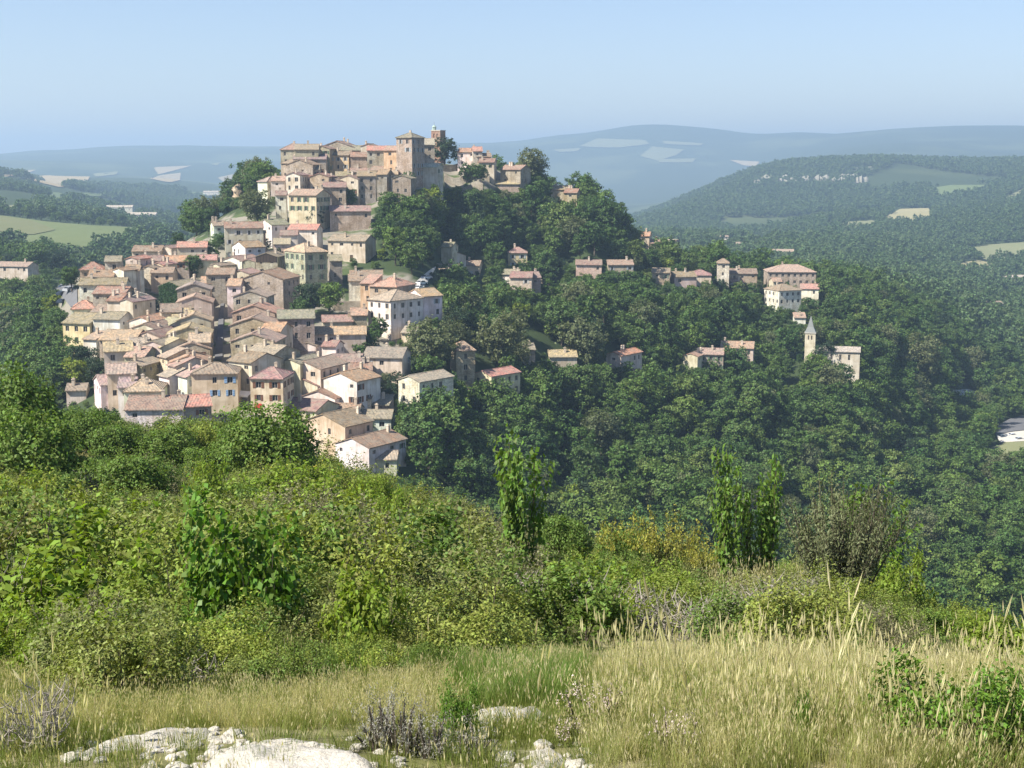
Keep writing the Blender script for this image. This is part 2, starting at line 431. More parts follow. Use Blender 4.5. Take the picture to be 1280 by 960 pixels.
_Xg = _Ug * (_Yg + 15)
_Zg = H(_Xg, _Yg)
def _ground():
    nr, nc = _Xg.shape
    V = np.stack([_Xg, _Yg, _Zg], -1).reshape(-1, 3)
    i, j = np.meshgrid(np.arange(nr - 1), np.arange(nc - 1), indexing='ij')
    a = (i * nc + j).ravel(); F = np.stack([a, a + 1, a + nc + 1, a + nc], 1)
    px, py = project(V[:, 0], np.maximum(V[:, 1], 1), V[:, 2])
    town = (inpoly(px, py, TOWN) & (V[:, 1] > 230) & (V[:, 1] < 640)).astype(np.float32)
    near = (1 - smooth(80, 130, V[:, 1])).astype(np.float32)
    dep = V[:, 1]
    u = V[:, 0] / np.maximum(dep, 1)
    cliff = np.zeros(len(V), np.float32)
    t = NT('ground')
    p = t.pos()
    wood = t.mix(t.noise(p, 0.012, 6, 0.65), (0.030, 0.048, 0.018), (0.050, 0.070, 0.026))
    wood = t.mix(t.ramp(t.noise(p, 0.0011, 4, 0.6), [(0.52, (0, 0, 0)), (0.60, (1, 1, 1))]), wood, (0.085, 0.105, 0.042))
    soil = t.mix(t.noise(p, 1.3, 6, 0.65), (0.19, 0.165, 0.085), (0.36, 0.32, 0.18))
    soil = t.mix(t.ramp(t.noise(p, 0.5, 4), [(0.42, (0, 0, 0)), (0.6, (1, 1, 1))]), soil, (0.125, 0.13, 0.045))
    soil = t.mix(t.math('MULTIPLY', t.ramp(t.noise(p, 9.0, 5, 0.7), [(0.55, (0, 0, 0)), (0.7, (1, 1, 1))]), 0.5), soil, (0.44, 0.40, 0.28))
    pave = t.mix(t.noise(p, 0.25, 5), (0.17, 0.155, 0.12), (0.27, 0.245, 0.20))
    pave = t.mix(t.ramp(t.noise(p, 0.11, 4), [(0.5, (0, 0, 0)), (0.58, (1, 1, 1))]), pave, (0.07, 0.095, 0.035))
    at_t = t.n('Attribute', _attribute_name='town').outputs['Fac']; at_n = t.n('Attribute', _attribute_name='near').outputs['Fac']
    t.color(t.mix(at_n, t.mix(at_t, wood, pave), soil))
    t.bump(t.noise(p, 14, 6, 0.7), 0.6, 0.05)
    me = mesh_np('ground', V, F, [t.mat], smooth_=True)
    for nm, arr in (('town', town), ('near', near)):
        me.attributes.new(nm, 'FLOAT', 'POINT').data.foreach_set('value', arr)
    tag(obj('ground', me), kind='structure')
_ground()
FIELDS = []
def _hits(px, py, y0=200.0, y1=13000.0):      # many rays at once
    px, py = np.asarray(px, float).ravel(), np.asarray(py, float).ravel()
    Ys = np.exp(np.linspace(math.log(y0), math.log(y1), 900))
    a, dy, dz = ray(px, py)
    X = (a / dy)[:, None] * Ys; Z = (dz / dy)[:, None] * Ys
    g = Z - H(X, np.broadcast_to(Ys, X.shape))
    k = np.clip((g <= 0).argmax(1), 1, len(Ys) - 1); r = np.arange(len(px))
    f = np.clip(g[r, k - 1] / (g[r, k - 1] - g[r, k] + 1e-9), 0, 1)
    Y = Ys[k - 1] + f * (Ys[k] - Ys[k - 1])
    return np.stack([a / dy * Y, Y, H(a / dy * Y, Y)], 1)
def sheet(name, poly, mat, y0=200.0, y1=13000.0, lift=0.0012, step=1.2, cols=26):
    ys = np.array([q[1] for q in poly]); R = np.arange(ys.min() + .15, ys.max(), step)
    V, F, prev = [], [], None
    for row in R:
        xs = []
        for (x1, y1_), (x2, y2_) in zip(poly, poly[1:] + poly[:1]):
            if (y1_ > row) != (y2_ > row): xs.append(x1 + (row - y1_) * (x2 - x1) / (y2_ - y1_))
        if len(xs) < 2: continue
        xx = np.linspace(min(xs), max(xs), cols)
        base = len(V); V += list(zip(xx, [row] * cols))
        if prev is not None:
            F += [(base + k, base + k + 1, prev + k + 1, prev + k) for k in range(cols - 1)]
        prev = base
    V = np.array(V); W = _hits(V[:, 0], V[:, 1], y0, y1)
    W[:, 2] += lift * W[:, 1]
    FIELDS.append(poly)
    return tag(obj(name, mesh_np(name, W, np.array(F), [mat], smooth_=True)), kind='structure')
def mat_field(name, c1, c2, sc=0.02):
    t = NT(name); p = t.pos()
    c = t.mix(t.noise(p, sc, 5, 0.6), c1, c2)
    c = t.mix(t.math('MULTIPLY', t.noise(t.n('Mapping', Vector=p, Rotation=(0, 0, 0.5), Scale=(1, 0.03, 1)).outputs[0], sc * 12, 3), 0.4), c, tuple(x * .6 for x in c1))
    t.color(c); return t.mat
FM = dict(green=mat_field('meadow_field', (0.115, 0.15, 0.055), (0.17, 0.19, 0.075)), pasture=mat_field('dry_pasture', (0.17, 0.165, 0.075), (0.13, 0.155, 0.06)),
          wheat=mat_field('wheat_field', (0.34, 0.27, 0.15), (0.42, 0.34, 0.20)), stubble=mat_field('stubble_field', (0.36, 0.31, 0.17), (0.27, 0.26, 0.12)),
          pale=mat_field('pale_field', (0.23, 0.23, 0.125), (0.17, 0.19, 0.085)), crop=mat_field('crop_field', (0.12, 0.16, 0.06), (0.15, 0.19, 0.075)), chalk=mat_field('chalk_cliff', (0.40, 0.37, 0.31), (0.17, 0.17, 0.11), 0.06))
sheet('field', [(-60, 268), (0, 271), (60, 279), (120, 284), (172, 286), (172, 292), (150, 305), (112, 318), (104, 328), (84, 322), (40, 312), (0, 306), (-60, 302)], FM['green'], 500, 2000)
sheet('field', [(-60, 269), (0, 272), (40, 278), (70, 290), (40, 296), (0, 292), (-60, 288)], FM['pasture'], 500, 2000, 0.0016)
sheet('field', [(15, 324), (60, 325), (66, 332), (30, 334)], FM['stubble'], 500, 2000, 0.002)
for pl, m in [([(28, 223), (60, 220), (100, 223), (113, 221), (108, 229), (75, 235), (50, 229)], 'wheat'), ([(5, 219), (30, 214), (46, 213), (30, 219), (6, 222)], 'wheat'), ([(192, 210), (240, 208), (222, 213), (198, 219)], 'wheat'),
              ([(186, 224), (200, 220), (226, 217), (225, 226), (212, 229)], 'wheat'), ([(116, 218), (148, 215), (146, 219), (120, 222)], 'pale'), ([(272, 223), (303, 216), (300, 221), (280, 229)], 'wheat'), ([(157, 234), (178, 233), (166, 238)], 'wheat'),
              ([(100, 242), (150, 240), (145, 247), (110, 246)], 'crop'), ([(226, 240), (262, 242), (250, 247), (230, 246)], 'crop'), ([(55, 240), (76, 242), (90, 250), (70, 252)], 'crop'), ([(120, 262), (170, 266), (180, 272), (130, 272)], 'crop'),
              ([(0, 258), (40, 256), (55, 262), (10, 266)], 'pale'), ([(262, 206), (275, 204), (272, 208)], 'pale'), ([(315, 205), (335, 203), (330, 208)], 'pale'), ([(170, 241), (195, 240), (190, 244)], 'crop'),
              ([(724, 184), (746, 174), (806, 176), (812, 181), (770, 186)], 'pale'), ([(800, 196), (815, 184), (855, 188), (845, 195), (822, 202)], 'pale'), ([(822, 200), (870, 199), (866, 204), (824, 204)], 'pale'), ([(912, 201), (950, 203), (944, 209), (930, 208)], 'wheat'),
              ([(690, 188), (726, 186), (722, 190), (700, 191)], 'pale'), ([(828, 177), (880, 180), (876, 183), (830, 181)], 'pale'),
              ([(1164, 236), (1190, 232), (1240, 232), (1246, 238), (1200, 246), (1172, 250)], 'crop'), ([(1252, 250), (1280, 236), (1290, 240), (1262, 254)], 'pale'), ([(1100, 276), (1125, 262), (1160, 261), (1168, 270), (1150, 279), (1115, 281)], 'stubble'),
              ([(1024, 281), (1090, 276), (1100, 280), (1088, 288), (1040, 285)], 'pale'), ([(924, 304), (940, 299), (968, 297), (966, 303), (936, 307)], 'wheat'), ([(1204, 313), (1230, 307), (1290, 303), (1290, 322), (1240, 328), (1220, 322)], 'pale'),
              ([(1186, 332), (1222, 326), (1250, 332), (1230, 339), (1200, 337)], 'stubble')]:
    sheet('field', pl, FM[m], 600, 13000, 0.0006, 0.8)
_rc = random.Random(12)
for _k in (3, 8, 12, 17, 21, 23):                            # broken bands of pale rock along the plateau's edge
    _x, _y = 944 + _k * 6.2 + _rc.uniform(-4, 4), 225 - 2.0 * math.sin(_k * .32) + _rc.uniform(-3.2, 4.2)
    _w, _h = _rc.uniform(5, 13), _rc.uniform(1.6, 3.6)
    pl = [(_x - _w, _y + _h * .4), (_x - _w * .4, _y - _h * .5), (_x + _w * .5, _y - _h * .3), (_x + _w, _y + _h * .2), (_x + _w * .4, _y + _h * .7), (_x - _w * .3, _y + _h)]
    if _k == 23: pl = [(1058, 211), (1094, 209), (1092, 213), (1062, 214)]
    tag(sheet('cliff', pl, FM['chalk'], 1500, 5000, 0.0005, 0.5, 10), kind='structure')
sheet('field', [(1228, 572), (1240, 560), (1262, 553), (1300, 550), (1300, 588), (1260, 594), (1236, 590)], FM['pale'], 300, 900, 0.001)
sheet('field', [(1136, 512), (1158, 506), (1164, 524), (1150, 532)], FM['stubble'], 300, 900, 0.001)
sheet('field', [(572, 536), (605, 534), (622, 540), (600, 545), (578, 542)], FM['crop'], 250, 600, 0.001)
sheet('gravel_yard', [(1244, 544), (1300, 538), (1300, 552), (1250, 555)], M['gravel'], 300, 900, 0.0012)
sheet('road', [(1238, 540), (1262, 526), (1278, 522), (1300, 530), (1300, 538), (1262, 542), (1245, 547)], M['asphalt'], 300, 900, 0.0016)
sheet('gravel_yard', [(1170, 490), (1210, 488), (1230, 494), (1226, 500), (1185, 499)], M['paleconcrete'], 300, 1200, 0.001)
sheet('car_park', [(68, 362), (78, 356), (96, 358), (97, 385), (88, 385), (80, 375)], M['asphalt'], 300, 900, 0.001)
sheet('road', [(516, 366), (522, 352), (536, 340), (546, 334), (540, 345), (534, 355), (526, 366)], M['gravel'], 300, 900, 0.001)
sheet('road', [(268, 452), (272, 410), (276, 380), (280, 380), (279, 415), (278, 452)], M['asphalt'], 250, 700, 0.001)
# ------------------------------------------------------------------ the town
# column and row of the middle of the front eave, width in pixels, depth m, eave height m, turn deg, roof (g ridge along front,
# G gable to front, h hip, s lean-to), wall, tiles, options | what sets it apart
HOUSES = '''
268 467 57 9 8.5 6 h o b sh=blue,rows=2 | cream house with sky blue shutters at the foot of the main street
333 473 42 9 8.5 -6 h o b sh=brown,sign,rows=2 | peach house with brown shutters and a red sign at street level
204 446 15 9 8 -52 g c t
215 457 15 9 8 -52 g c t sh=grey
228 470 16 9 7.5 -52 g w t sh=grey
197 433 14 9 8 -52 g c t
236 453 46 10 8 9 G s t
240 436 44 10 8 9 G s t
236 418 52 10 9 9 G s t
242 401 42 9 9 9 G p t
214 390 24 9 9 14 g c k
243 378 42 10 10 9 G p t
242 362 40 10 9 9 G s t
249 428 26 9 9 9 g s t
212 358 30 15 6.5 -27 G s b ivy | house whose gable is wrapped in green ivy
262 354 20 8 6 10 g s r
275 343 34 8 8.5 4 g g k
269 332 13 9 6 -32 G w k
290 326 27 10 6 -25 G w b
319 309 22 9 7 36 g w k
305 285 46 9 9.5 12 g c k
312 292 37 4 7 6 g g k
275 282 15 7 7 20 g w b
351 281 20 9 7 40 g w b
378 287 36 8 7.5 -6 g w r | house with orange roof and wide white blinds under the eaves
361 294 21 7 7.5 5 g w k
333 321 28 9 9 -8 G s b timber | tall house with a dark timber gable over a stone wall
395 315 25 12 12.5 37 h s t rows=3 | tall grey stone mansion of three storeys with tan hip roof
420 326 14 8 7 12 g g b
433 301 48 9 6.5 -16 g p b
438 264 50 9 6.5 8 g s b
328 349 53 13 9 -12 G s b | broad stone house with a wide low gable and shaded flank
312 371 42 9 8 -4 G s t
317 391 54 10 9 -2 G s t
316 407 58 10 9 -2 G s t
316 427 56 11 9 -4 G s t
300 452 34 9 8 -35 g c k
322 444 40 10 8 -30 g s t
338 414 26 9 9 -10 g p r
370 398 45 9 10 9 g g b rows=3 | roofless-looking grey stone house with dark empty window holes
422 402 37 7 4.5 9 g p b
449 394 19 8 6 8 g g t
424 418 66 8 5.5 7 g p r | long low house with a bright orange tiled roof beside the garden
411 433 16 6 5.5 -12 g w k
384 432 22 6 3.4 -12 G w b
380 460 44 12 8 -24 G c b
363 454 26 10 8 -24 G c b
434 453 37 8 4.5 4 g c b
448 463 34 7 4 6 g s k
478 447 50 10 5.5 -8 g c b
379 481 38 9 4.2 -22 G c k
425 475 45 9 8.5 -30 G w r sh=brown | bright cream gabled house with orange roof and brown shutters
443 498 42 5 4 -4 s w b w0
397 497 46 9 4 -20 G w k w0
374 512 46 9 4.5 -25 g p k
422 518 52 9 4.2 -2 g c k
468 523 42 7 3.2 -2 g w b
404 530 60 9 7 -34 G p k w0
440 557 46 12 5.5 -34 G w b w0
483 574 26 6 3 0 g c t
476 506 18 6 3 -6 s g b w0
192 512 72 11 5.5 3 g w b arch | low white barn with an arched doorway behind the scrub
240 508 46 9 5.5 18 g g r
178 489 46 10 6.5 6 h c t
158 484 17 8 6.5 8 g w t
138 481 22 9 5.5 25 g w t
152 467 34 9 7.5 16 g c t
168 446 26 9 7.5 -8 g s t
148 439 34 9 8.5 16 g c t
146 425 46 10 7.5 -8 g s t w0
184 421 36 10 7.5 -18 G p k
180 411 34 9 7.5 -18 G p k
176 402 32 9 7 -18 G w r
191 431 27 9 8.5 -14 G c b
172 434 24 9 8 8 g c t
163 457 30 9 7.5 -14 G s t
205 470 18 8 6.5 -48 g w t
114 337 27 9 5.5 10 h s k
141 327 19 7 7 10 g c b
164 324 14 8 7 -14 G p r
183 314 36 8 5.5 2 g p k
208 310 13 8 5.5 -22 G w b
186 326 30 7 6 2 g p k
185 335 15 8 6 -12 G c k
148 338 15 8 6.5 -28 G w b
165 338 18 7 6.5 6 g p k
126 346 30 8 5 8 g w k
128 356 56 8 6 7 g w k | long house with a broad dark brown roof above the car park
136 367 42 8 6 -6 g g b
158 377 18 9 8.5 -24 G c b
142 376 16 8 8 -10 g c k
104 386 28 9 6 12 h w r | white house with a two-part orange roof beside the car park
127 390 27 6 4 -4 s p b w0
133 399 36 8 6 -12 g w b w0
95 404 38 11 8.5 -20 g y b rows=2 | long pale yellow house with two rows of dark windows over the dark cedar
112 424 18 6 6 -18 s w t w0
176 371 22 9 5.5 24 G w w w0
202 341 27 7 6 4 g y b
240 309 36 8 6.5 10 g p r
218 327 35 8 5.5 4 g s r
197 331 15 8 6.5 -16 G p r
258 325 24 7 5 8 g p r
292 357 14 8 8.5 2 g w t
300 342 24 8 6 -14 G c t
310 327 18 8 6.5 -14 G g b
352 305 20 8 6.5 6 g c t
200 408 20 9 7 -40 g c t
228 396 24 9 8.5 10 g c t
362 187 23 12 12 -6 h s b | broad old stone house at the very edge of the upper town
383 187 29 11 12 4 g s b
402 186 20 10 10 -8 G s b
421 184 42 12 10 -8 G s b
444 188 34 10 10 6 g s b
387 199 40 9 9 4 g s b
374 206 34 9 10 -12 G s b w0
357 204 12 10 10 -30 s s b w0
418 194 36 10 8 -10 g y b rows=2 | warm yellow stone house with an arched door in the upper town
452 196 27 9 9 6 g s k
460 183 18 9 11 -8 G p k
473 188 28 9 11 4 g s r rows=2
488 188 17 9 11 -14 g o r
505 172 20 9 17 -26 h s b w0 | tall square tower house, plain and windowless, crowning the upper town
531 181 24 13 13 6 g s t rows=2 | long stone hall with two rows of tall dark windows
529 209 36 7 7 -14 g c w w0 | bright cream building with a flat pale roof under the tower house
584 190 24 8 7 -8 g w r
597 189 10 9 8 4 g c r
608 203 19 8 6 -6 g c k
605 196 18 7 6 6 g s k
638 212 25 9 8 -26 g s b | lone stone house at the far end of the upper town
630 230 38 6 3.2 -2 g s t w0
700 237 22 8 4.5 -14 g s k
713 241 16 8 4.5 -14 g s k
328 227 13 8 8 -30 h w t
347 226 17 7 8 4 s c t
366 219 18 11 12 -8 G w b rows=3 | tall white gabled house with paired dark windows
384 225 17 8 7 6 g w b
378 244 36 10 12 -20 g y t rows=2 | big ochre house standing tall over the tree tops
404 240 20 9 8 20 G s b
351 244 13 7 10 6 g w k
399 221 24 9 10 -10 G s b
418 234 28 9 8.5 6 g s k
414 226 22 8 8 -10 G s k
388 212 22 8 8 6 g p b
435 224 26 9 9 -16 G p b
458 220 23 9 10 4 g g b rows=3
477 218 13 9 9 -10 g g b
486 218 22 8 6.5 4 g w t
502 223 23 9 9 -8 G g b
450 215 24 8 6 4 g s b
473 213 20 8 6 -6 g s b
430 220 20 8 7 8 g p b
558 309 13 8 8 -14 g p b
570 320 24 9 7 28 G c k
557 337 28 6 3.2 -6 s g t w0
590 332 18 8 4 -8 g c b
647 316 24 9 10 0 h o b rows=2 | square peach tower house standing free above the wood
637 343 19 8 6 -14 g w b
651 347 27 8 7 -6 g c k
668 347 16 8 6.5 10 g g b
683 358 13 8 4 16 G c b
474 375 31 12 9.5 -41 h w t rows=2 | large bright white house with a shaded grey flank
479 358 35 11 8 -24 h s t
458 354 13 8 8 -14 s o t
447 351 22 8 6.5 6 g w b
458 346 40 8 6 6 g s b
541 370 23 9 9 34 g w r sh=grey | white two-storey house with small porch above the plane trees
511 476 28 12 7.5 -38 G w t rows=2 | white gabled house with a row of large windows below the plane trees
603 469 23 11 7.5 -42 G c r rows=2 | cream house with a fresh orange roof below the plane trees
582 438 24 9 13 12 h s b rows=3 | tall ruinous grey house half hidden between two plane trees
510 416 15 7 3.6 -14 g c t
704 446 35 8 3.6 4 g c t w0
767 444 18 12 4.2 -36 G c r
661 437 14 7 5 8 g s b
921 435 40 9 8 -12 g p r rows=2 | long pink house with an orange roof in the wood
889 443 30 8 7 -10 g s t rows=2
863 445 17 8 5.5 -26 G c t
736 331 32 8 5 -3 g p k
776 331 32 8 4.5 2 g s b
826 341 22 8 4.5 -8 g s k
857 346 28 9 5 8 g p k
875 344 28 9 5.5 -6 h p b
904 329 15 8 11 -8 h w b | slim white tower house beside the hamlet roofs
929 342 35 9 8 -3 g s k
922 353 16 7 4.5 4 g w k
935 355 13 7 4.5 -12 G o r
990 340 60 14 10 -3 h s t rows=2 | very wide stone house under a huge pale hip roof
988 363 30 11 10 22 h w k rows=2 | white house with a low hip roof below the huge pale hip roof
1012 361 22 9 7 -12 g w r
972 352 11 7 6 4 g p r
804 295 15 8 6 -12 g p r
820 304 14 7 5 6 g c t
14 333 44 9 6 -12 g c t
95 488 24 6 3.2 8 g w b
1000 397 14 6 3 -6 s w t w0
'''
WALL = dict(c=(0.64, 0.57, 0.45), w=(0.76, 0.72, 0.64), g=(0.36, 0.335, 0.29), s=(0.45, 0.40, 0.32), p=(0.60, 0.51, 0.415), o=(0.64, 0.50, 0.34), y=(0.65, 0.545, 0.34))
WALLN = dict(c='cream', w='white', g='grey stone', s='beige stone', p='pinkish', o='peach', y='yellow')
TILE = dict(b=(0.275, 0.215, 0.16), r=(0.41, 0.265, 0.185), t=(0.375, 0.295, 0.225), k=(0.265, 0.19, 0.14), w=(0.46, 0.42, 0.35))
TILEN = dict(b='brown', r='orange', t='tan', k='red brown', w='pale')
ROOFN = dict(g='pitched', G='gabled', h='hipped', s='lean-to')
SHUT = dict(blue=(0.30, 0.46, 0.66), brown=(0.20, 0.10, 0.06), grey=(0.42, 0.45, 0.46), green=(0.16, 0.22, 0.15), white=(0.62, 0.60, 0.56))
SLOPE = 0.36

def window_mesh():
    mb = MB()                                    # unit opening, looking along -y
    for a in ((0, .09, 0, 1), (.91, 1, 0, 1), (.09, .91, 0, .06), (.09, .91, .94, 1), (.47, .53, .06, .94)):
        mb.box(a[0] - .5, a[1] - .5, -.03, .03, a[2] - .5, a[3] - .5, 0)
    mb.face([(-.42, .0, -.45), (.42, .0, -.45), (.42, .0, .45), (-.42, .0, .45)], 1)
    return mb.mesh('window', [M['frame'], M['glass']])
def shutter_mesh():
    mb = MB(); mb.box(-.5, .5, -.025, .025, -.5, .5)
    for k in range(3): mb.box(-.46, .46, -.045, -.0255, -.42 + k * .34, -.36 + k * .34)
    return mb.mesh('shutter', [M['shutter']])
def door_mesh():
    mb = MB(); mb.box(-.5, .5, -.03, .03, -.5, .5); mb.box(-.4, -.06, -.05, -.0305, -.4, .4); mb.box(.06, .4, -.05, -.0305, -.4, .4)
    return mb.mesh('door', [M['shutter']])
def chimney_mesh():
    mb = MB(); mb.box(-.32, .32, -.28, .28, -1.2, .75); mb.box(-.40, .40, -.36, .36, .7505, .86); mb.box(-.25, .25, -.2, .2, .8605, 1.05, 1)
    return mb.mesh('chimney', [M['render'], M['tile']])
WIN, SHU, DOOR, CHIM = window_mesh(), shutter_mesh(), door_mesh(), chimney_mesh()

def wall_panel(mb, o, ux, w, z0, z1, holes, inward, m=0):
    xs = sorted({0.0, w} | {a for h in holes for a in h[:2]}); zs = sorted({z0, z1} | {a for h in holes for a in h[2:4]})
    o, ux, inn = Vector(o), Vector(ux), Vector(inward)
    P = lambda x, z, t=0: o + ux * x + Vector((0, 0, z)) + inn * t
    for a, b in zip(xs, xs[1:]):
        for c, d in zip(zs, zs[1:]):
            if not any(h[0] <= a + 1e-6 and b <= h[1] + 1e-6 and h[2] <= c + 1e-6 and d <= h[3] + 1e-6 for h in holes):
                mb.face([P(a, c), P(b, c), P(b, d), P(a, d)], m)
    T = 0.25
    for a, b, c, d in [h[:4] for h in holes]:
        mb.face([P(a, c), P(a, c, T), P(a, d, T), P(a, d)], m); mb.face([P(b, c, T), P(b, c), P(b, d), P(b, d, T)], m)
        mb.face([P(a, d), P(a, d, T), P(b, d, T), P(b, d)], m); mb.face([P(a, c, T), P(a, c), P(b, c), P(b, c, T)], m)
        mb.face([P(a, c, T + .01), P(b, c, T + .01), P(b, d, T + .01), P(a, d, T + .01)], m)

def roof_mesh(L, D, kind, rng, oe=0.45, og=0.22, th=0.16):
    nx, ny = max(3, int(L / 1.6)), 3
    V, F = [], []
    def grid(fn, flip=False):
        n0 = len(V)
        for i in range(nx + 1):
            for j in range(ny + 1): V.append(fn(i / nx, j / ny))
        for i in range(nx):
            for j in range(ny):
                a = n0 + i * (ny + 1) + j
                q = (a, a + ny + 1, a + ny + 2, a + 1)
                F.append(q[::-1] if flip else q)
        return n0
    def jit(): return rng.uniform(-.035, .035)
    hx, hy, rise = L / 2 + og, D / 2 + oe, SLOPE * D / 2
    z_e = -SLOPE * oe
    sag = rng.uniform(0.0, 0.10)
    if kind == 's':
        def f(u, v): return (-hx + 2 * hx * u, -hy + 2 * hy * v, z_e + v * 2 * hy * SLOPE * .6 - sag * math.sin(math.pi * u) * .5 + jit())
        grid(f)
        edges = [[(0, j) for j in range(ny + 1)], [(nx, j) for j in range(ny + 1)]]
    elif kind == 'h':
        hr = max(hx - hy * .95, hx * .12)
        top = SLOPE * D / 2 * 1.02
        for s in (-1, 1):
            def f(u, v, s=s):
                x0 = -hx + 2 * hx * u; x1 = -hr + 2 * hr * u
                return (x0 + (x1 - x0) * v, s * hy * (1 - v), z_e + (top - z_e) * v + jit() * .7)
            grid(f, s > 0)
            def g(u, v, s=s):
                y0 = (-hy + 2 * hy * u) * (1 - v)
                return (s * (hx + (hr - hx) * v), y0, z_e + (top - z_e) * v + jit() * .7)
            grid(g, s < 0)
    else:
        for s in (-1, 1):
            def f(u, v, s=s): return (-hx + 2 * hx * u, s * hy * (1 - v), z_e + (rise - z_e) * v - sag * math.sin(math.pi * u) * v + jit())
            grid(f, s > 0)
    mb = MB(); mb.v = [tuple(v) for v in V]; mb.f = [tuple(q) for q in F]; mb.m = [0] * len(F)
    # closed thickness: verge and eave boards under the tiles
    e = 0.0
    if kind in 'gG':
        for s in (-1, 1):
            x = s * hx
            for t in (-1, 1):
                a, b = (x, t * hy, z_e - .04), (x, 0, rise - .04 - 0)
                c, d = (x, 0, rise - th - .1), (x, t * hy, z_e - th)
                mb.face([a, b, c, d] if s * t < 0 else [d, c, b, a])
        for t in (-1, 1):
            mb.face([(-hx, t * hy, z_e + .04), (hx, t * hy, z_e + .04), (hx, t * hy, z_e - th), (-hx, t * hy, z_e - th)][::-t])
            q = [(-hx, t * hy, z_e - th), (hx, t * hy, z_e - th), (hx, 0, rise - th - .1), (-hx, 0, rise - th - .1)]
            mb.face(q[::-t])
        mb.tube([(-hx, 0, rise - .05), (-hx * .4, 0, rise - .05 - sag * .8), (hx * .4, 0, rise - .05 - sag * .8), (hx, 0, rise - .05)], [.15] * 4, 5)
    elif kind == 'h':
        for t in (-1, 1):
            mb.face([(-hx, t * hy, z_e + .03), (hx, t * hy, z_e + .03), (hx, t * hy, z_e - th), (-hx, t * hy, z_e - th)][::-t])
            mb.face([(t * hx, -hy, z_e + .03), (t * hx, hy, z_e + .03), (t * hx, hy, z_e - th), (t * hx, -hy, z_e - th)][::t])
        mb.face([(-hx, -hy, z_e - th), (-hx, hy, z_e - th), (hx, hy, z_e - th), (hx, -hy, z_e - th)])
        for sx in (-1, 1):
            for sy in (-1, 1): mb.tube([(sx * hx, sy * hy, z_e), (sx * hr, 0, top)], [.12, .12], 5)
        mb.tube([(-hr, 0, top - .03), (hr, 0, top - .03)], [.15, .15], 5)
    else:
        zb = z_e + 2 * hy * SLOPE * .6
        mb.face([(-hx, -hy, z_e - th), (-hx, hy, zb - th), (hx, hy, zb - th), (hx, -hy, z_e - th)])
        mb.face([(-hx, -hy, z_e - th), (hx, -hy, z_e - th), (hx, -hy, z_e + .04), (-hx, -hy, z_e + .04)])
        for s in (-1, 1): mb.face([(s * hx, -hy, z_e - th), (s * hx, hy, zb - th), (s * hx, hy, zb + .04), (s * hx, -hy, z_e + .04)][::s])
    return mb.mesh('roof', [M['tile']])

def leaves(rng, P, N, L, W, spread=0.7, fold=0.15):             # folded diamond leaves at P, roughly facing N
    n = len(P)
    N = N + rng.normal(size=(n, 3)) * spread
    N /= np.linalg.norm(N, axis=1, keepdims=True) + 1e-9
    R = rng.normal(size=(n, 3)); A = R - (R * N).sum(1, keepdims=True) * N
    A /= np.linalg.norm(A, axis=1, keepdims=True) + 1e-9
    B = np.cross(N, A)
    l = (L * rng.uniform(.7, 1.3, n))[:, None]; w = (W * rng.uniform(.7, 1.3, n))[:, None]
    V = np.stack([P - A * l * .5, P + B * w * .5 + N * w * fold, P + A * l * .5, P - B * w * .5 + N * w * fold], 1).reshape(-1, 3)
    return V, np.arange(4 * n).reshape(n, 4)

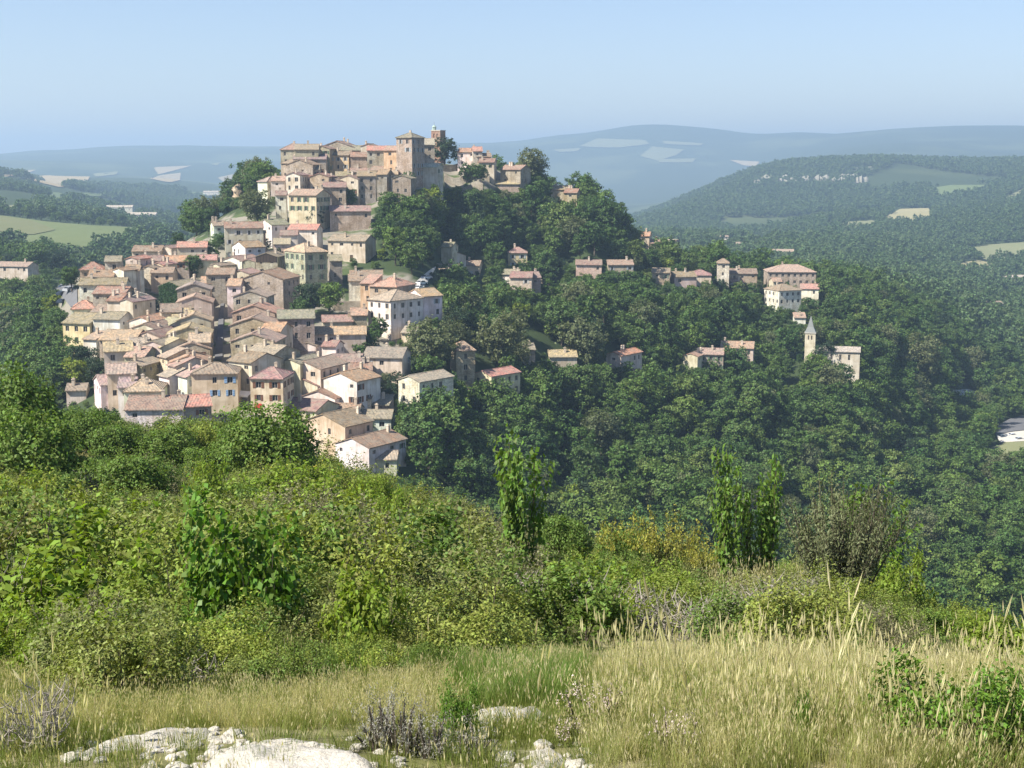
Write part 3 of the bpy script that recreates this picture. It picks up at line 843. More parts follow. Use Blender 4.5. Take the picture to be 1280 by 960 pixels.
CLEAR = []                                                      # picture boxes of houses that no tree may cover: x0, x1, y0, y1, depth
FOOT = []                                                       # footprints: x, y, radius
BUILT = []
def build_house(i, cx, ey, wpx, d, h, rot, roof, wall, tile, opts, note):
    rng = random.Random(1000 + i)
    P = hit(cx, ey, h, 220, 1100, 2500)
    if P[1] > 625 and cx > 320:                                # roofs against the sky stand on the crest
        Yk = np.linspace(500, 600, 120); q = at(cx, ey, Yk); P = q[:, np.argmin(q[2] - h - H(q[0], Yk))]
    r = math.radians(rot)
    w = max(3.6, wpx * P[1] / FPX / math.cos(r))
    nrm = np.array([math.sin(r), -math.cos(r)])
    c = P[:2] - nrm * d / 2
    base = P[2] - h
    root = empty('house', (c[0], c[1], base), r)
    stone = wall in 'gs'
    col = tuple(min(.8, v * rng.uniform(.9, 1.08)) for v in WALL[wall])
    if wall in 'cwp' and rng.random() < .35: stone = stone or rng.random() < .5
    tcol = tuple(v * rng.uniform(.85, 1.15) for v in TILE[tile])
    shutter = None
    if 'sh' in opts: shutter = SHUT[opts['sh']]
    elif rng.random() < .28: shutter = SHUT[rng.choice(['brown', 'grey', 'white', 'green'])]
    if wall == 'o' and 'sh' in opts: col = (.66, .55, .40)
    wins = []
    def openings(width, face_px, is_front):
        hs = []
        rows = int(opts['rows']) if 'rows' in opts else max(1, int((h - .6) / 2.9))
        n = max(1, int(width / (2.5 if 'rows' in opts else 2.9)))
        dens = .95 if 'rows' in opts else .6
        if 'w0' in opts and is_front: dens = .12
        for k in range(rows):
            ztop = h - .75 - k * 2.8
            for j in range(n):
                if rng.random() > dens: continue
                xc = (j + .5) * width / n + (0 if 'rows' in opts else rng.uniform(-.35, .35))
                ww = rng.choice([.75, .9, 1.05, 1.2]); hh = rng.choice([1.3, 1.5]) if k else rng.choice([1.35, .8, 1.1]) if 'rows' not in opts else 1.35
                if h > 11: hh = 1.5
                z1 = ztop; z0 = z1 - hh
                if k == rows - 1 and z0 < 2.4 and rng.random() < .4: ww, z0, z1 = 1.05, 0.02, 2.15
                if z0 < 0.02 or xc - ww / 2 < .3 or xc + ww / 2 > width - .3: continue
                hs.append((xc - ww / 2, xc + ww / 2, z0, z1))
        ok = []
        for q in sorted(hs):
            if all(q[0] > b[1] + .35 or q[1] < b[0] - .35 or q[2] > b[3] + .3 or q[3] < b[2] - .3 for b in ok): ok.append(q)
        return ok
    mb = MB()
    lower = min(-5.0, float(H(c[0], c[1])) - base - 3)
    sides = [((-w / 2, -d / 2, 0), (1, 0, 0), w, (0, 1, 0), True), ((w / 2, -d / 2, 0), (0, 1, 0), d, (-1, 0, 0), rot < -2),
             ((w / 2, d / 2, 0), (-1, 0, 0), w, (0, -1, 0), False), ((-w / 2, d / 2, 0), (0, -1, 0), d, (1, 0, 0), rot > 2)]
    for k, (o, ux, ww, inn, seen) in enumerate(sides):
        hs = openings(ww, 0, k == 0) if seen else []
        if 'arch' in opts and k == 0: hs = [(ww * .52, ww * .52 + 2.4, .02, 2.6)] + [q for q in hs if q[0] > ww * .52 + 3 or q[1] < ww * .5]
        wall_panel(mb, o, ux, ww, lower, h, hs, inn)
        for q in hs: wins.append((k, o, ux, inn, q))
    rise = SLOPE * (w if roof == 'G' else d) / 2
    if roof == 'g':
        for s in (-1, 1): mb.face([(s * w / 2, -s * d / 2, h), (s * w / 2, s * d / 2, h), (s * w / 2, 0, h + rise)])
    elif roof == 'G':
        for s in (-1, 1):
            tri = [(s * w / 2, s * d / 2, h), (-s * w / 2, s * d / 2, h), (0, s * d / 2, h + rise)]
            mb.face(tri)
    elif roof == 's':
        z = h + SLOPE * .6 * d
        mb.face([(w / 2, d / 2, h), (-w / 2, d / 2, h), (-w / 2, d / 2, z), (w / 2, d / 2, z)])
        mb.face([(w / 2, -d / 2, h), (w / 2, d / 2, h), (w / 2, d / 2, z)]); mb.face([(-w / 2, d / 2, h), (-w / 2, -d / 2, h), (-w / 2, d / 2, z)])
        rise = SLOPE * .6 * d
    obj('wall', mb.mesh('wall', [M['stone' if stone else 'render']]), root, color=col)
    if roof == 'G':
        ro = obj('roof', roof_mesh(d, w, 'g', rng), root, (0, 0, h + .17), (0, 0, math.pi / 2), color=tcol)
    else:
        ro = obj('roof', roof_mesh(w, d, roof, rng), root, (0, 0, h + .17), color=tcol)
    L, D = (d, w) if roof == 'G' else (w, d)
    for k in range(rng.choice([0, 1, 1, 2]) if 'w0' not in opts else rng.choice([0, 1])):
        x = rng.uniform(-.42, .42) * L * (.4 if roof == 'h' else 1); y = rng.uniform(.05, .5) * D / 2 * rng.choice([-1, 1])
        z = SLOPE * (D / 2 - abs(y)) if roof != 's' else SLOPE * .6 * (y + D / 2)
        obj('chimney', CHIM, ro, (x, y, z + .45), color=(.60, .52, .42))
    for k, o, ux, inn, (x0, x1, z0, z1) in wins:
        ctr = Vector(o) + Vector(ux) * (x0 + x1) / 2 + Vector(inn) * .17
        rz = math.atan2(ux[1], ux[0])
        door = z0 < .1
        scl = (x1 - x0, 1, z1 - z0)
        if door: obj('door', DOOR, root, (ctr.x, ctr.y, (z0 + z1) / 2), (0, 0, rz), scl, color=shutter or (.13, .09, .06))
        else:
            obj('window', WIN, root, (ctr.x, ctr.y, (z0 + z1) / 2), (0, 0, rz), scl)
            if shutter and z1 - z0 > 1 and rng.random() < .85:
                for s in (-1, 1):
                    q = Vector(o) + Vector(ux) * ((x0 + x1) / 2 + s * ((x1 - x0) * .76)) - Vector(inn) * .03
                    obj('shutter', SHU, root, (q.x, q.y, (z0 + z1) / 2), (0, 0, rz), ((x1 - x0) / 2, 1, z1 - z0), color=shutter)
    if 'ivy' in opts:
        rg = np.random.RandomState(3); n = 4200
        p = np.stack([rg.uniform(-w / 2, w / 2, n), np.full(n, -d / 2) - rg.uniform(.02, .3, n), rg.uniform(0, h + rise * .9, n)], 1)
        p = p[(p[:, 2] < h) | (abs(p[:, 0]) < w / 2 * (1 - (p[:, 2] - h) / rise))]
        V, F = leaves(rg, p, np.tile([[0, -1, .3]], (len(p), 1)), np.full(len(p), .34), np.full(len(p), .3), .6)
        tag(obj('ivy', mesh_np('ivy', V, F, [M['ivy']]), root), kind='stuff')
    if 'timber' in opts:
        m2 = MB(); y = -d / 2 - .05
        m2.face([(-w / 2 + .1, y, h - 1.6), (w / 2 - .1, y, h - 1.6), (w / 2 - .1, y, h - .05), (0, y, h + rise - .12), (-w / 2 + .1, y, h - .05)])
        obj('timber_gable', m2.mesh('timber_gable', [M['timber']]), root)
        for k in range(7):
            x = -w / 2 + .4 + k * (w - .8) / 6
            m3 = MB(); m3.box(-.05, .05, -.04, .04, 0, 1.6 + max(0, (1 - abs(x) / (w / 2)) * rise - .25))
            obj('batten', m3.mesh('batten', [M['timber']]), root, (x, y - .045, h - 1.6))
    if 'sign' in opts:
        m2 = MB(); m2.box(-.75, .75, -.05, .05, -.45, .45)
        obj('sign_board', m2.mesh('sign_board', [M['red']]), root, (-w / 2 + 1.6, -d / 2 - .08, 2.6))
    # picture box
    cr, sr = math.cos(r), math.sin(r)
    xs, ys = [], []
    for (lx, ly, lz) in [(sx * w / 2, sy * d / 2, z) for sx in (-1, 1) for sy in (-1, 1) for z in (h, h * (.35 if cx < 490 else .62))] + [(0, 0, h + rise)]:
        a, b = project(c[0] + lx * cr - ly * sr, c[1] + lx * sr + ly * cr, base + lz); xs.append(a); ys.append(b)
    CLEAR.append((min(xs), max(xs), min(ys), max(ys), c[1]))
    FOOT.append((c[0], c[1], max(w, d) * .5))
    BUILT.append(dict(o=root, wall=wall, tile=tile, roof=roof, note=note, px=cx, py=ey, p=(c[0], c[1], base + h), w=w, h=h, stone=stone, d=d, sh=shutter))
_recs = [r for r in HOUSES.strip().split('\n') if r.strip()]
for _i, _r in enumerate(_recs):
    _data, _, _note = _r.partition('|')
    t = _data.split()
    wl, tl, op = t[7], 't', []
    rest = t[8:]
    if rest and rest[0] in TILE: tl = rest[0]; rest = rest[1:]
    ops = {}
    for q in (rest[0].split(',') if rest else []):
        k, _, v = q.partition('='); ops[k] = v or '1'
    build_house(_i, *[float(x) for x in t[:6]], t[6], wl, tl, ops, _note.strip())

# labels: each house is told by its look and by its rank from a landmark one can find
def _label_houses():
    marks = [b for b in BUILT if b['note']]
    short = {}
    for b in marks:
        b['o']['label'] = b['note']; b['o']['category'] = 'house'; b['o']['group'] = 'houses of the hill town'
        short[id(b)] = b['note']
    NICK = {'cream house with sky': 'the blue-shuttered house', 'peach house with brown': 'the red-signed peach house', 'house whose gable': 'the ivy-covered house',
            'house with orange roof': 'the white-blinds house', 'tall house with a dark': 'the timber-gabled house', 'tall grey stone': 'the three-storey mansion',
            'broad stone house': 'the wide-gabled stone house', 'roofless': 'the empty-windowed house', 'long low house': 'the long orange-roofed house',
            'bright cream gabled': 'the brown-shuttered gable', 'low white barn': 'the arched barn', 'long house with a broad': 'the long brown car-park roof',
            'white house with a two': 'the orange car-park roof', 'long pale yellow': 'the long yellow house', 'broad old stone': 'the upper town end house',
            'warm yellow': 'the yellow arched house', 'tall square tower': 'the plain tower house', 'long stone hall': 'the stone hall', 'bright cream building': 'the flat pale roof',
            'lone stone': 'the lone end house', 'tall white gabled': 'the tall white gable', 'big ochre': 'the big ochre house', 'square peach': 'the peach tower house',
            'large bright white': 'the large white house', 'white two-storey': 'the porch house', 'white gabled': 'the white plane-tree house', 'cream house with a fresh': 'the fresh orange roof',
            'tall ruinous': 'the ruinous grey house', 'long pink': 'the long pink house', 'slim white': 'the slim white tower', 'very wide': 'the huge pale roof', 'white house with a low': 'the low-hipped white house'}
    def nick(b):
        for k, v in NICK.items():
            if b['note'].startswith(k): return v
        return 'the ' + b['note']
    ORD = ['first', 'second', 'third', 'fourth', 'fifth', 'sixth', 'seventh', 'eighth', 'ninth', 'tenth', 'eleventh', 'twelfth']
    pools = {}
    for b in BUILT:
        if b['note']: continue
        m = min(marks, key=lambda q: (q['p'][0] - b['p'][0]) ** 2 + (q['p'][1] - b['p'][1]) ** 2 + 4 * (q['p'][2] - b['p'][2]) ** 2)
        dz = (b['p'][2] - b['h']) - (m['p'][2] - m['h'])
        rel = 'uphill from' if dz > 1.2 else 'downhill from' if dz < -1.2 else 'beside'
        dd = math.dist(b['p'], m['p'])
        pools.setdefault((id(m), rel), []).append((dd, id(b), b, m))
    for (mid, rel), L in pools.items():
        L.sort(key=lambda q: q[0])
        for k, (_, _, b, m) in enumerate(L):
            size = 'tall ' if b['h'] > 9.5 else 'small ' if b['w'] < 5 else 'low ' if b['h'] < 4.6 else ''
            b['o']['label'] = f"{size}{WALLN[b['wall']]} house with {TILEN[b['tile']]} roof, {ORD[k]} {rel} {nick(m)}"
            b['o']['category'] = 'house'; b['o']['group'] = 'houses of the hill town'
    return nick
NICKN = _label_houses()

# ---- church with its spire down the slope
def church():
    P = hit(1012, 452, 0, 300, 900, 2000); x, y, z = P
    root = empty('church', (x, y, z), math.radians(-14))
    tag(root, 'small pale church with square bell tower and grey spire among the trees', 'church')
    mb = MB(); hs = [(1.4, 2.2, 8.0, 9.6)]
    s = 3.6
    for o, ux, inn in (((-s / 2, -s / 2, 0), (1, 0, 0), (0, 1, 0)), ((s / 2, -s / 2, 0), (0, 1, 0), (-1, 0, 0)), ((s / 2, s / 2, 0), (-1, 0, 0), (0, -1, 0)), ((-s / 2, s / 2, 0), (0, -1, 0), (1, 0, 0))):
        wall_panel(mb, o, ux, s, -9, 10.2, [(1.0, 1.5, 8, 9.5), (2.1, 2.6, 8, 9.5)], inn)
    obj('bell_tower', mb.mesh('bell_tower', [M['render']]), root, color=(.66, .60, .46))
    mb = MB(); mb.box(-s / 2 - .2, s / 2 + .2, -s / 2 - .2, s / 2 + .2, 10.205, 10.5); obj('cornice', mb.mesh('cornice', [M['surround']]), root)
    mb = MB(); a = s / 2 + .12
    pts = [(-a, -a), (a, -a), (a, a), (-a, a)]
    q = [(x_ * .55, y_ * .55) for x_, y_ in pts]
    for k in range(4):
        n = (k + 1) % 4
        mb.face([(*pts[k], 10.505), (*pts[n], 10.505), (*q[n], 12.4), (*q[k], 12.4)]); mb.face([(*q[k], 12.4), (*q[n], 12.4), (0, 0, 16.4)])
    obj('spire', mb.mesh('spire', [M['slate']]), root)
    mb = MB(); mb.box(-.05, .05, -.05, .05, 16.3, 17.8); mb.box(-.4, -.0505, -.04, .04, 17.1, 17.2); mb.box(.0505, .4, -.04, .04, 17.1, 17.2); obj('cross', mb.mesh('cross', [M['timber']]), root)
    nv = MB(); L, W_, hh = 15, 7, 4.2
    wall_panel(nv, (2.2, -W_ / 2 + 1, 0), (1, 0, 0), L, -9, hh, [(2 + k * 3, 2.8 + k * 3, 1.2, 3.2) for k in range(4)], (0, 1, 0))
    wall_panel(nv, (2.2 + L, -W_ / 2 + 1, 0), (0, 1, 0), W_, -9, hh, [], (-1, 0, 0)); wall_panel(nv, (2.2, W_ / 2 + 1, 0), (0, -1, 0), W_, -9, hh, [], (1, 0, 0)); wall_panel(nv, (2.2 + L, W_ / 2 + 1, 0), (-1, 0, 0), L, -9, hh, [], (0, -1, 0))
    for s2 in (0, 1): nv.face([(2.2 + s2 * L, -W_ / 2 + 1, hh), (2.2 + s2 * L, W_ / 2 + 1, hh), (2.2 + s2 * L, 1, hh + SLOPE * W_ / 2)])
    obj('nave', nv.mesh('nave', [M['render']]), root, color=(.60, .55, .45))
    for k in range(4): obj('window', WIN, root, (2.2 + 2.4 + k * 3, -W_ / 2 + 1.17, 2.2), (0, 0, 0), (.8, 1, 2))
    obj('roof', roof_mesh(L, W_, 'g', random.Random(4)), root, (2.2 + L / 2, 1, hh + .17), color=(.40, .37, .33))
    for s2 in (-1, 1):
        obj('louvre', SHU, root, (s2 * .55, -s / 2 + .15, 8.75), (0, 0, 0), (.5, 1, 1.5), color=(.1, .09, .08))
    CLEAR.append((1004, 1022, 395, 446, y)); CLEAR.append((1044, 1062, 440, 450, y)); FOOT.append((x + 6, y, 10))
church()
# ---- bell tower of the upper town
def belfry():
    P = at(548, 180, 588.0); x, y = P[0], P[1]; z = P[2] - 11
    root = empty('bell_tower', (x, y, z), math.radians(-28))
    tag(root, 'slender reddish stone bell tower with a small green turret behind the round trees', 'tower')
    s = 4.2; top = 11 + 5.2
    mb = MB()
    for o, ux, inn in (((-s / 2, -s / 2, 0), (1, 0, 0), (0, 1, 0)), ((s / 2, -s / 2, 0), (0, 1, 0), (-1, 0, 0)), ((s / 2, s / 2, 0), (-1, 0, 0), (0, -1, 0)), ((-s / 2, s / 2, 0), (0, -1, 0), (1, 0, 0))):
        wall_panel(mb, o, ux, s, float(H(x, y)) - z - 3, top, [(1.0, 1.7, top - 3, top - 1.2), (2.5, 3.2, top - 3, top - 1.2)], inn)
    obj('shaft', mb.mesh('shaft', [M['stone']]), root, color=(.36, .24, .19))
    mb = MB(); mb.box(-s / 2 - .15, s / 2 + .15, -s / 2 - .15, s / 2 + .15, top + .005, top + .3); obj('parapet', mb.mesh('parapet', [M['surround']]), root)
    mb = MB(); mb.tube([(-1.2, -1.2, top + .3), (-1.2, -1.2, top + 1.5)], [.85, .85], 8); mb.tube([(-1.2, -1.2, top + 1.5), (-1.2, -1.2, top + 2.5)], [1.0, .06], 8)
    obj('turret', mb.mesh('turret', [M['zinc']]), root)
    mb = MB(); mb.tube([(-1.2, -1.2, top + 2.4), (-1.2, -1.2, top + 3.5)], [.05, .03], 5); obj('finial', mb.mesh('finial', [M['timber']]), root)
    CLEAR.append((538, 557, 152, 180, y)); FOOT.append((x, y, 3))
belfry()
# ---- round tower smothered in ivy at the hamlet
def ivy_tower():
    P = hit(841, 322, 0, 300, 800, 2000); x, y, z = P
    root = empty('ruined_tower', (x, y, z)); tag(root, 'ruined stone tower overgrown with dark green ivy near the hamlet', 'tower')
    mb = MB(); mb.tube([(0, 0, -4), (0, 0, 7.5)], [2.6, 2.4], 12); obj('wall', mb.mesh('wall', [M['stone']]), root, color=(.46, .42, .34))
    rg = np.random.RandomState(8); n = 2600; a = rg.uniform(0, 2 * math.pi, n); a = a[(np.cos(a - 5.6) < .75)]; n = len(a)
    p = np.stack([2.6 * np.cos(a), 2.6 * np.sin(a), rg.uniform(-1, 7.4, n)], 1)
    V, F = leaves(rg, p, np.stack([np.cos(a), np.sin(a), .3 + 0 * a], 1), np.full(n, .5), np.full(n, .42), .6)
    tag(obj('ivy', mesh_np('ivy', V, F, [M['ivy']]), root), kind='stuff')
    CLEAR.append((834, 848, 296, 316, y)); FOOT.append((x, y, 3))
ivy_tower()

# ---- things in the streets
def car_parts():
    prof = [(-2.05, .32), (2.05, .32), (2.1, .62), (1.95, .82), (1.1, .92), (.55, 1.38), (-1.0, 1.42), (-1.75, .98), (-2.05, .9)]
    body = MB(); w = .82
    for s in (-1, 1):
        body.face([(x, s * w * (1 if z < .95 else .86), z) for x, z in prof][::s])
    for k in range(len(prof)):
        a, b = prof[k], prof[(k + 1) % len(prof)]
        wa, wb = w * (1 if a[1] < .95 else .86), w * (1 if b[1] < .95 else .86)
        body.face([(a[0], wa, a[1]), (b[0], wb, b[1]), (b[0], -wb, b[1]), (a[0], -wa, a[1])])
    g = MB()
    for s in (-1, 1): g.face([(.95, s * .80, .95), (.5, s * .725, 1.32), (-.95, s * .725, 1.35), (-1.5, s * .79, .99)][::-s])
    g.face([(1.07, -.7, .965), (1.07, .7, .965), (.6, .63, 1.36), (.6, -.63, 1.36)]); g.face([(-1.71, .65, 1.03), (-1.71, -.65, 1.03), (-1.07, -.6, 1.41), (-1.07, .6, 1.41)])
    wh = MB(); wh.tube([(0, -.1, 0), (0, .1, 0)], [.32, .32], 10); wh.face([(.3 * math.cos(k), -.1, .3 * math.sin(k)) for k in np.linspace(0, 6.2, 8)])
    return body.mesh('body', [M['car']]), g.mesh('windows', [M['glass']]), wh.mesh('wheel', [M['rubber']])
CAR = car_parts()
def car(px, py, rz, col, label):
    P = hit(px, py, .6, 200, 1100); root = empty('parked_car', (P[0], P[1], H(P[0], P[1]) + .03), math.radians(rz)); tag(root, label, 'car', 'parked cars')
    obj('body', CAR[0], root, color=col); obj('windows', CAR[1], root)
    for sx in (-1.3, 1.3):
        for sy in (-.8, .8): obj('wheel', CAR[2], root, (sx, sy, .32))
    CLEAR.append((px - 7, px + 7, py - 3, py + 3, P[1]))
SILVER, WHITE, DARK = (.45, .46, .48), (.72, .72, .71), (.03, .04, .06)
car(78, 367, 70, DARK, 'dark car parked at the edge of the town car park')
car(79, 358, 20, WHITE, 'white car parked at the top of the town car park')
car(78, 377, 80, DARK, 'black car parked lowest on the town car park')
car(86, 362, 75, SILVER, 'silver car parked against the houses by the car park')
car(296, 446, 65, WHITE, 'white car parked in the shaded main street')
car(527, 354, 60, WHITE, 'white car on the lane above the large white house')
car(533, 347, 60, SILVER, 'silver car on the lane above the large white house')
car(524, 360, 70, WHITE, 'white car waiting at the mouth of the lane')
car(1205, 489, 5, WHITE, 'white car parked beside the pale yard in the valley')
car(1253, 546, 20, WHITE, 'white car by the valley road, nearest the asphalt bend')
car(1266, 544, 15, WHITE, 'white van-like car by the valley road')
car(1274, 549, 25, SILVER, 'silver car by the valley road above the mown field')

def awning(px, py):
    P = hit(px, py, 2.6, 220, 600); root = empty('awning', (P[0], P[1], P[2] - 2.6), math.radians(-20)); tag(root, 'white canvas awning between the two shuttered houses', 'awning')
    mb = MB(); mb.face([(-1.9, -1.2, 2.4), (1.9, -1.2, 2.4), (1.9, 1.2, 3.0), (-1.9, 1.2, 3.0)]); mb.face([(-1.9, -1.2, 2.05), (1.9, -1.2, 2.05), (1.9, -1.2, 2.4), (-1.9, -1.2, 2.4)])
    obj('canvas', mb.mesh('canvas', [M['canvas']]), root)
    for sx in (-1.8, 1.8):
        m2 = MB(); m2.tube([(sx, -1.15, -1), (sx, -1.15, 2.4)], [.04, .04], 5); obj('post', m2.mesh('post', [M['frame']]), root)
awning(304, 492)
def slab(name, label, cat, px, py, w, d, t, m, rz=0, lift=0.0):
    P = hit(px, py, lift, 200, 1200); mb = MB(); mb.box(-w / 2, w / 2, -d / 2, d / 2, -2, t)
    o = obj(name, mb.mesh(name, [m]), None, (P[0], P[1], P[2]), (0, 0, math.radians(rz))); tag(o, label, cat); return o
def tarpaulin():
    P = hit(478, 580, 0.6, 200, 600); V = []; n = 7
    for i in range(n):
        for j in range(n):
            x, y = (i / (n - 1) - .5) * 3.6, (j / (n - 1) - .5) * 3.4
            V.append((x, y, .9 + .22 * y + .12 * math.sin(3 * x + y) - .25 * (abs(x) > 1.6)))
    F = [(i * n + j, (i + 1) * n + j, (i + 1) * n + j + 1, i * n + j + 1) for i in range(n - 1) for j in range(n - 1)]
    o = obj('tarpaulin', mesh_np('tarpaulin', V, F, [M['blue']], smooth_=True), None, (P[0], P[1], P[2] - .5)); tag(o, 'pale blue sheet spread beside the lowest shed', 'tarpaulin')
    CLEAR.append((468, 490, 570, 588, P[1]))
tarpaulin()
def pole(px, py, h):
    P = hit(px, py, 0, 200, 1200); root = empty('utility_pole', tuple(P)); tag(root, 'thin pale pole rising above the trees behind the town', 'pole')
    mb = MB(); mb.tube([(0, 0, -1), (0, 0, h)], [.16, .09], 6); obj('mast', mb.mesh('mast', [M['paleconcrete']]), root)
    mb = MB(); mb.box(-.7, .7, -.06, .06, h - .5, h - .38); obj('crossarm', mb.mesh('crossarm', [M['timber']]), root)
pole(190, 308, 9)
def retaining(px0, py0, px1, py1, h, label):
    A, B = hit(px0, py0, 0, 300, 900), hit(px1, py1, 0, 300, 900)
    n = 9; mb = MB()
    d = np.array([B[0] - A[0], B[1] - A[1]]); L = np.hypot(*d); d /= L; nn = np.array([-d[1], d[0]])
    for k in range(n):
        a, b = A[:2] + d * L * k / n, A[:2] + d * L * (k + 1) / n
        za, zb = H(*a), H(*b)
        f = lambda p, z, s: (p[0] - A[0] + nn[0] * s, p[1] - A[1] + nn[1] * s, z - A[2])
        mb.face([f(a, za - 2, -.3), f(b, zb - 2, -.3), f(b, zb + h, -.3), f(a, za + h, -.3)]); mb.face([f(a, za + h, -.3), f(b, zb + h, -.3), f(b, zb + h, .3), f(a, za + h, .3)]); mb.face([f(b, zb - 2, .3), f(a, za - 2, .3), f(a, za + h, .3), f(b, zb + h, .3)])
    o = obj('retaining_wall', mb.mesh('retaining_wall', [M['stone']]), None, tuple(A), color=(.40, .37, .31)); tag(o, label, 'wall', 'terrace walls under the upper town')
    if h > 2.9: CLEAR.append((px0 + 8, px1 - 8, min(py0, py1) - h * 3.3, min(py0, py1) - h * 1.4, A[1]))
retaining(555, 226, 612, 228, 3.0, 'long grey terrace wall under the red-roofed upper houses')
retaining(556, 238, 604, 240, 3.2, 'lower grey terrace wall under the red-roofed upper houses')
retaining(553, 213, 580, 210, 2.4, 'short terrace wall behind the round dark trees of the upper town')
retaining(416, 388, 452, 388, 2.6, 'stone terrace wall with garden beneath the large white house')
retaining(120, 504, 150, 503, 2.0, 'low pale garden wall below the white houses at the lower edge')
def outcrop():
    P = hit(297, 246, 0, 300, 900); rg = np.random.RandomState(2); V, F = [], []
    n, m = 14, 10
    for i in range(n + 1):
        for j in range(m):
            a = 2 * math.pi * j / m; z = -3 + 7.5 * i / n + .5 * math.sin(3 * a + i); r = (3.4 if i < n else .6) * (1 - .45 * i / n) * rg.uniform(.7, 1.25)
            V.append((r * math.cos(a) * .8 + .5 * math.sin(i), r * math.sin(a), z))
    for i in range(n):
        for j in range(m): F.append((i * m + j, i * m + (j + 1) % m, (i + 1) * m + (j + 1) % m, (i + 1) * m + j))
    o = obj('rock_outcrop', mesh_np('rock_outcrop', V, F, [M['stone']]), None, tuple(P), color=(.50, .42, .32)); tag(o, 'pale rock face jutting from the wooded flank of the hill', 'rock')
    CLEAR.append((290, 304, 222, 244, P[1]))
outcrop()
# far houses in the valleys
def far_house(px, py, w, d, h, rz, wall, tile, label):
    P = hit(px, py, h, 500, 6000, 5000); r = math.radians(rz); root = empty('farmhouse', (P[0], P[1], P[2] - h), r); tag(root, label, 'house', 'farmhouses scattered in the valley')
    rng = random.Random(px); mb = MB()
    hs = [(w * (k + .5) / 4 - .5, w * (k + .5) / 4 + .5, h * .5, h * .5 + 1.3) for k in range(4)]
    wall_panel(mb, (-w / 2, -d / 2, 0), (1, 0, 0), w, -4, h, hs, (0, 1, 0))
    wall_panel(mb, (w / 2, -d / 2, 0), (0, 1, 0), d, -4, h, [], (-1, 0, 0)); wall_panel(mb, (w / 2, d / 2, 0), (-1, 0, 0), w, -4, h, [], (0, -1, 0)); wall_panel(mb, (-w / 2, d / 2, 0), (0, -1, 0), d, -4, h, [], (1, 0, 0))
    for s in (-1, 1): mb.face([(s * w / 2, -s * d / 2, h), (s * w / 2, s * d / 2, h), (s * w / 2, 0, h + SLOPE * d / 2)])
    obj('wall', mb.mesh('wall', [M['render']]), root, color=WALL[wall]); obj('roof', roof_mesh(w, d, 'g', rng), root, (0, 0, h + .17), color=TILE[tile])
    for q in hs: obj('window', WIN, root, ((q[0] + q[1]) / 2 - w / 2, -d / 2 + .17, (q[2] + q[3]) / 2), (0, 0, 0), (1, 1, 1.3))
    x, y = px, py; CLEAR.append((x - w * FPX / P[1] / 2, x + w * FPX / P[1] / 2, y - 3, y + 3, P[1])); FOOT.append((P[0], P[1], w * .6))
far_house(1240, 379, 13, 8, 5, 10, 'w', 'b', 'white farmhouse alone in the right-hand valley woods')
far_house(1265, 346, 30, 9, 4.5, 4, 'w', 'w', 'long white shed at the edge of the valley field')
far_house(978, 314, 20, 10, 6, -10, 'w', 't', 'white house on the far bank beside the small straw field')
far_house(922, 305, 16, 10, 6, 8, 'c', 't', 'cream farmhouse under the small straw field')
far_house(902, 296, 14, 9, 6, 0, 'w', 'b', 'small white farmhouse far down the valley')
far_house(150, 259, 34, 14, 7, 5, 'w', 'w', 'white barn in the far left valley')
far_house(176, 268, 40, 14, 6, 0, 'w', 'w', 'long bright white shed in the far left valley')
far_house(265, 240, 40, 16, 9, 0, 'w', 'w', 'pale farm on the distant left plain')
# ---- broken rock faces along the rim of the plateau across the valley
def cliffs():
    rc = random.Random(5)
    for k in range(15):
        px = 946 + k * 9.6 + rc.uniform(-3, 3); py = 231 - 4 * math.sin(k * .2) + rc.uniform(-3.5, 3.5); P = hit(px, py, 0, 1500, 5000, 4000)
        n = rc.randint(5, 9); w = rc.uniform(14, 30); mb = MB(); row = []
        for q in range(n + 1):
            x = (q / n - .5) * w; y = rc.uniform(-3, 3); t = (11 + rc.uniform(0, 6)) * (1 - .35 * abs(q / n - .5) * 2); row.append((x, y, t))
        for a, b in zip(row, row[1:]):
            mb.face([(a[0], a[1], -14), (b[0], b[1], -14), (b[0], b[1] + 2, b[2] * .55), (a[0], a[1] + 2, a[2] * .55)]); mb.face([(a[0], a[1] + 2, a[2] * .55), (b[0], b[1] + 2, b[2] * .55), (b[0], b[1] + 4, b[2]), (a[0], a[1] + 4, a[2])]); mb.face([(a[0], a[1] + 4, a[2]), (b[0], b[1] + 4, b[2]), (b[0], b[1] + 22, b[2] - 2), (a[0], a[1] + 22, a[2] - 2)])
        tag(obj('cliff', mb.mesh('cliff', [FM['chalk']]), None, tuple(P)), kind='structure')
cliffs()
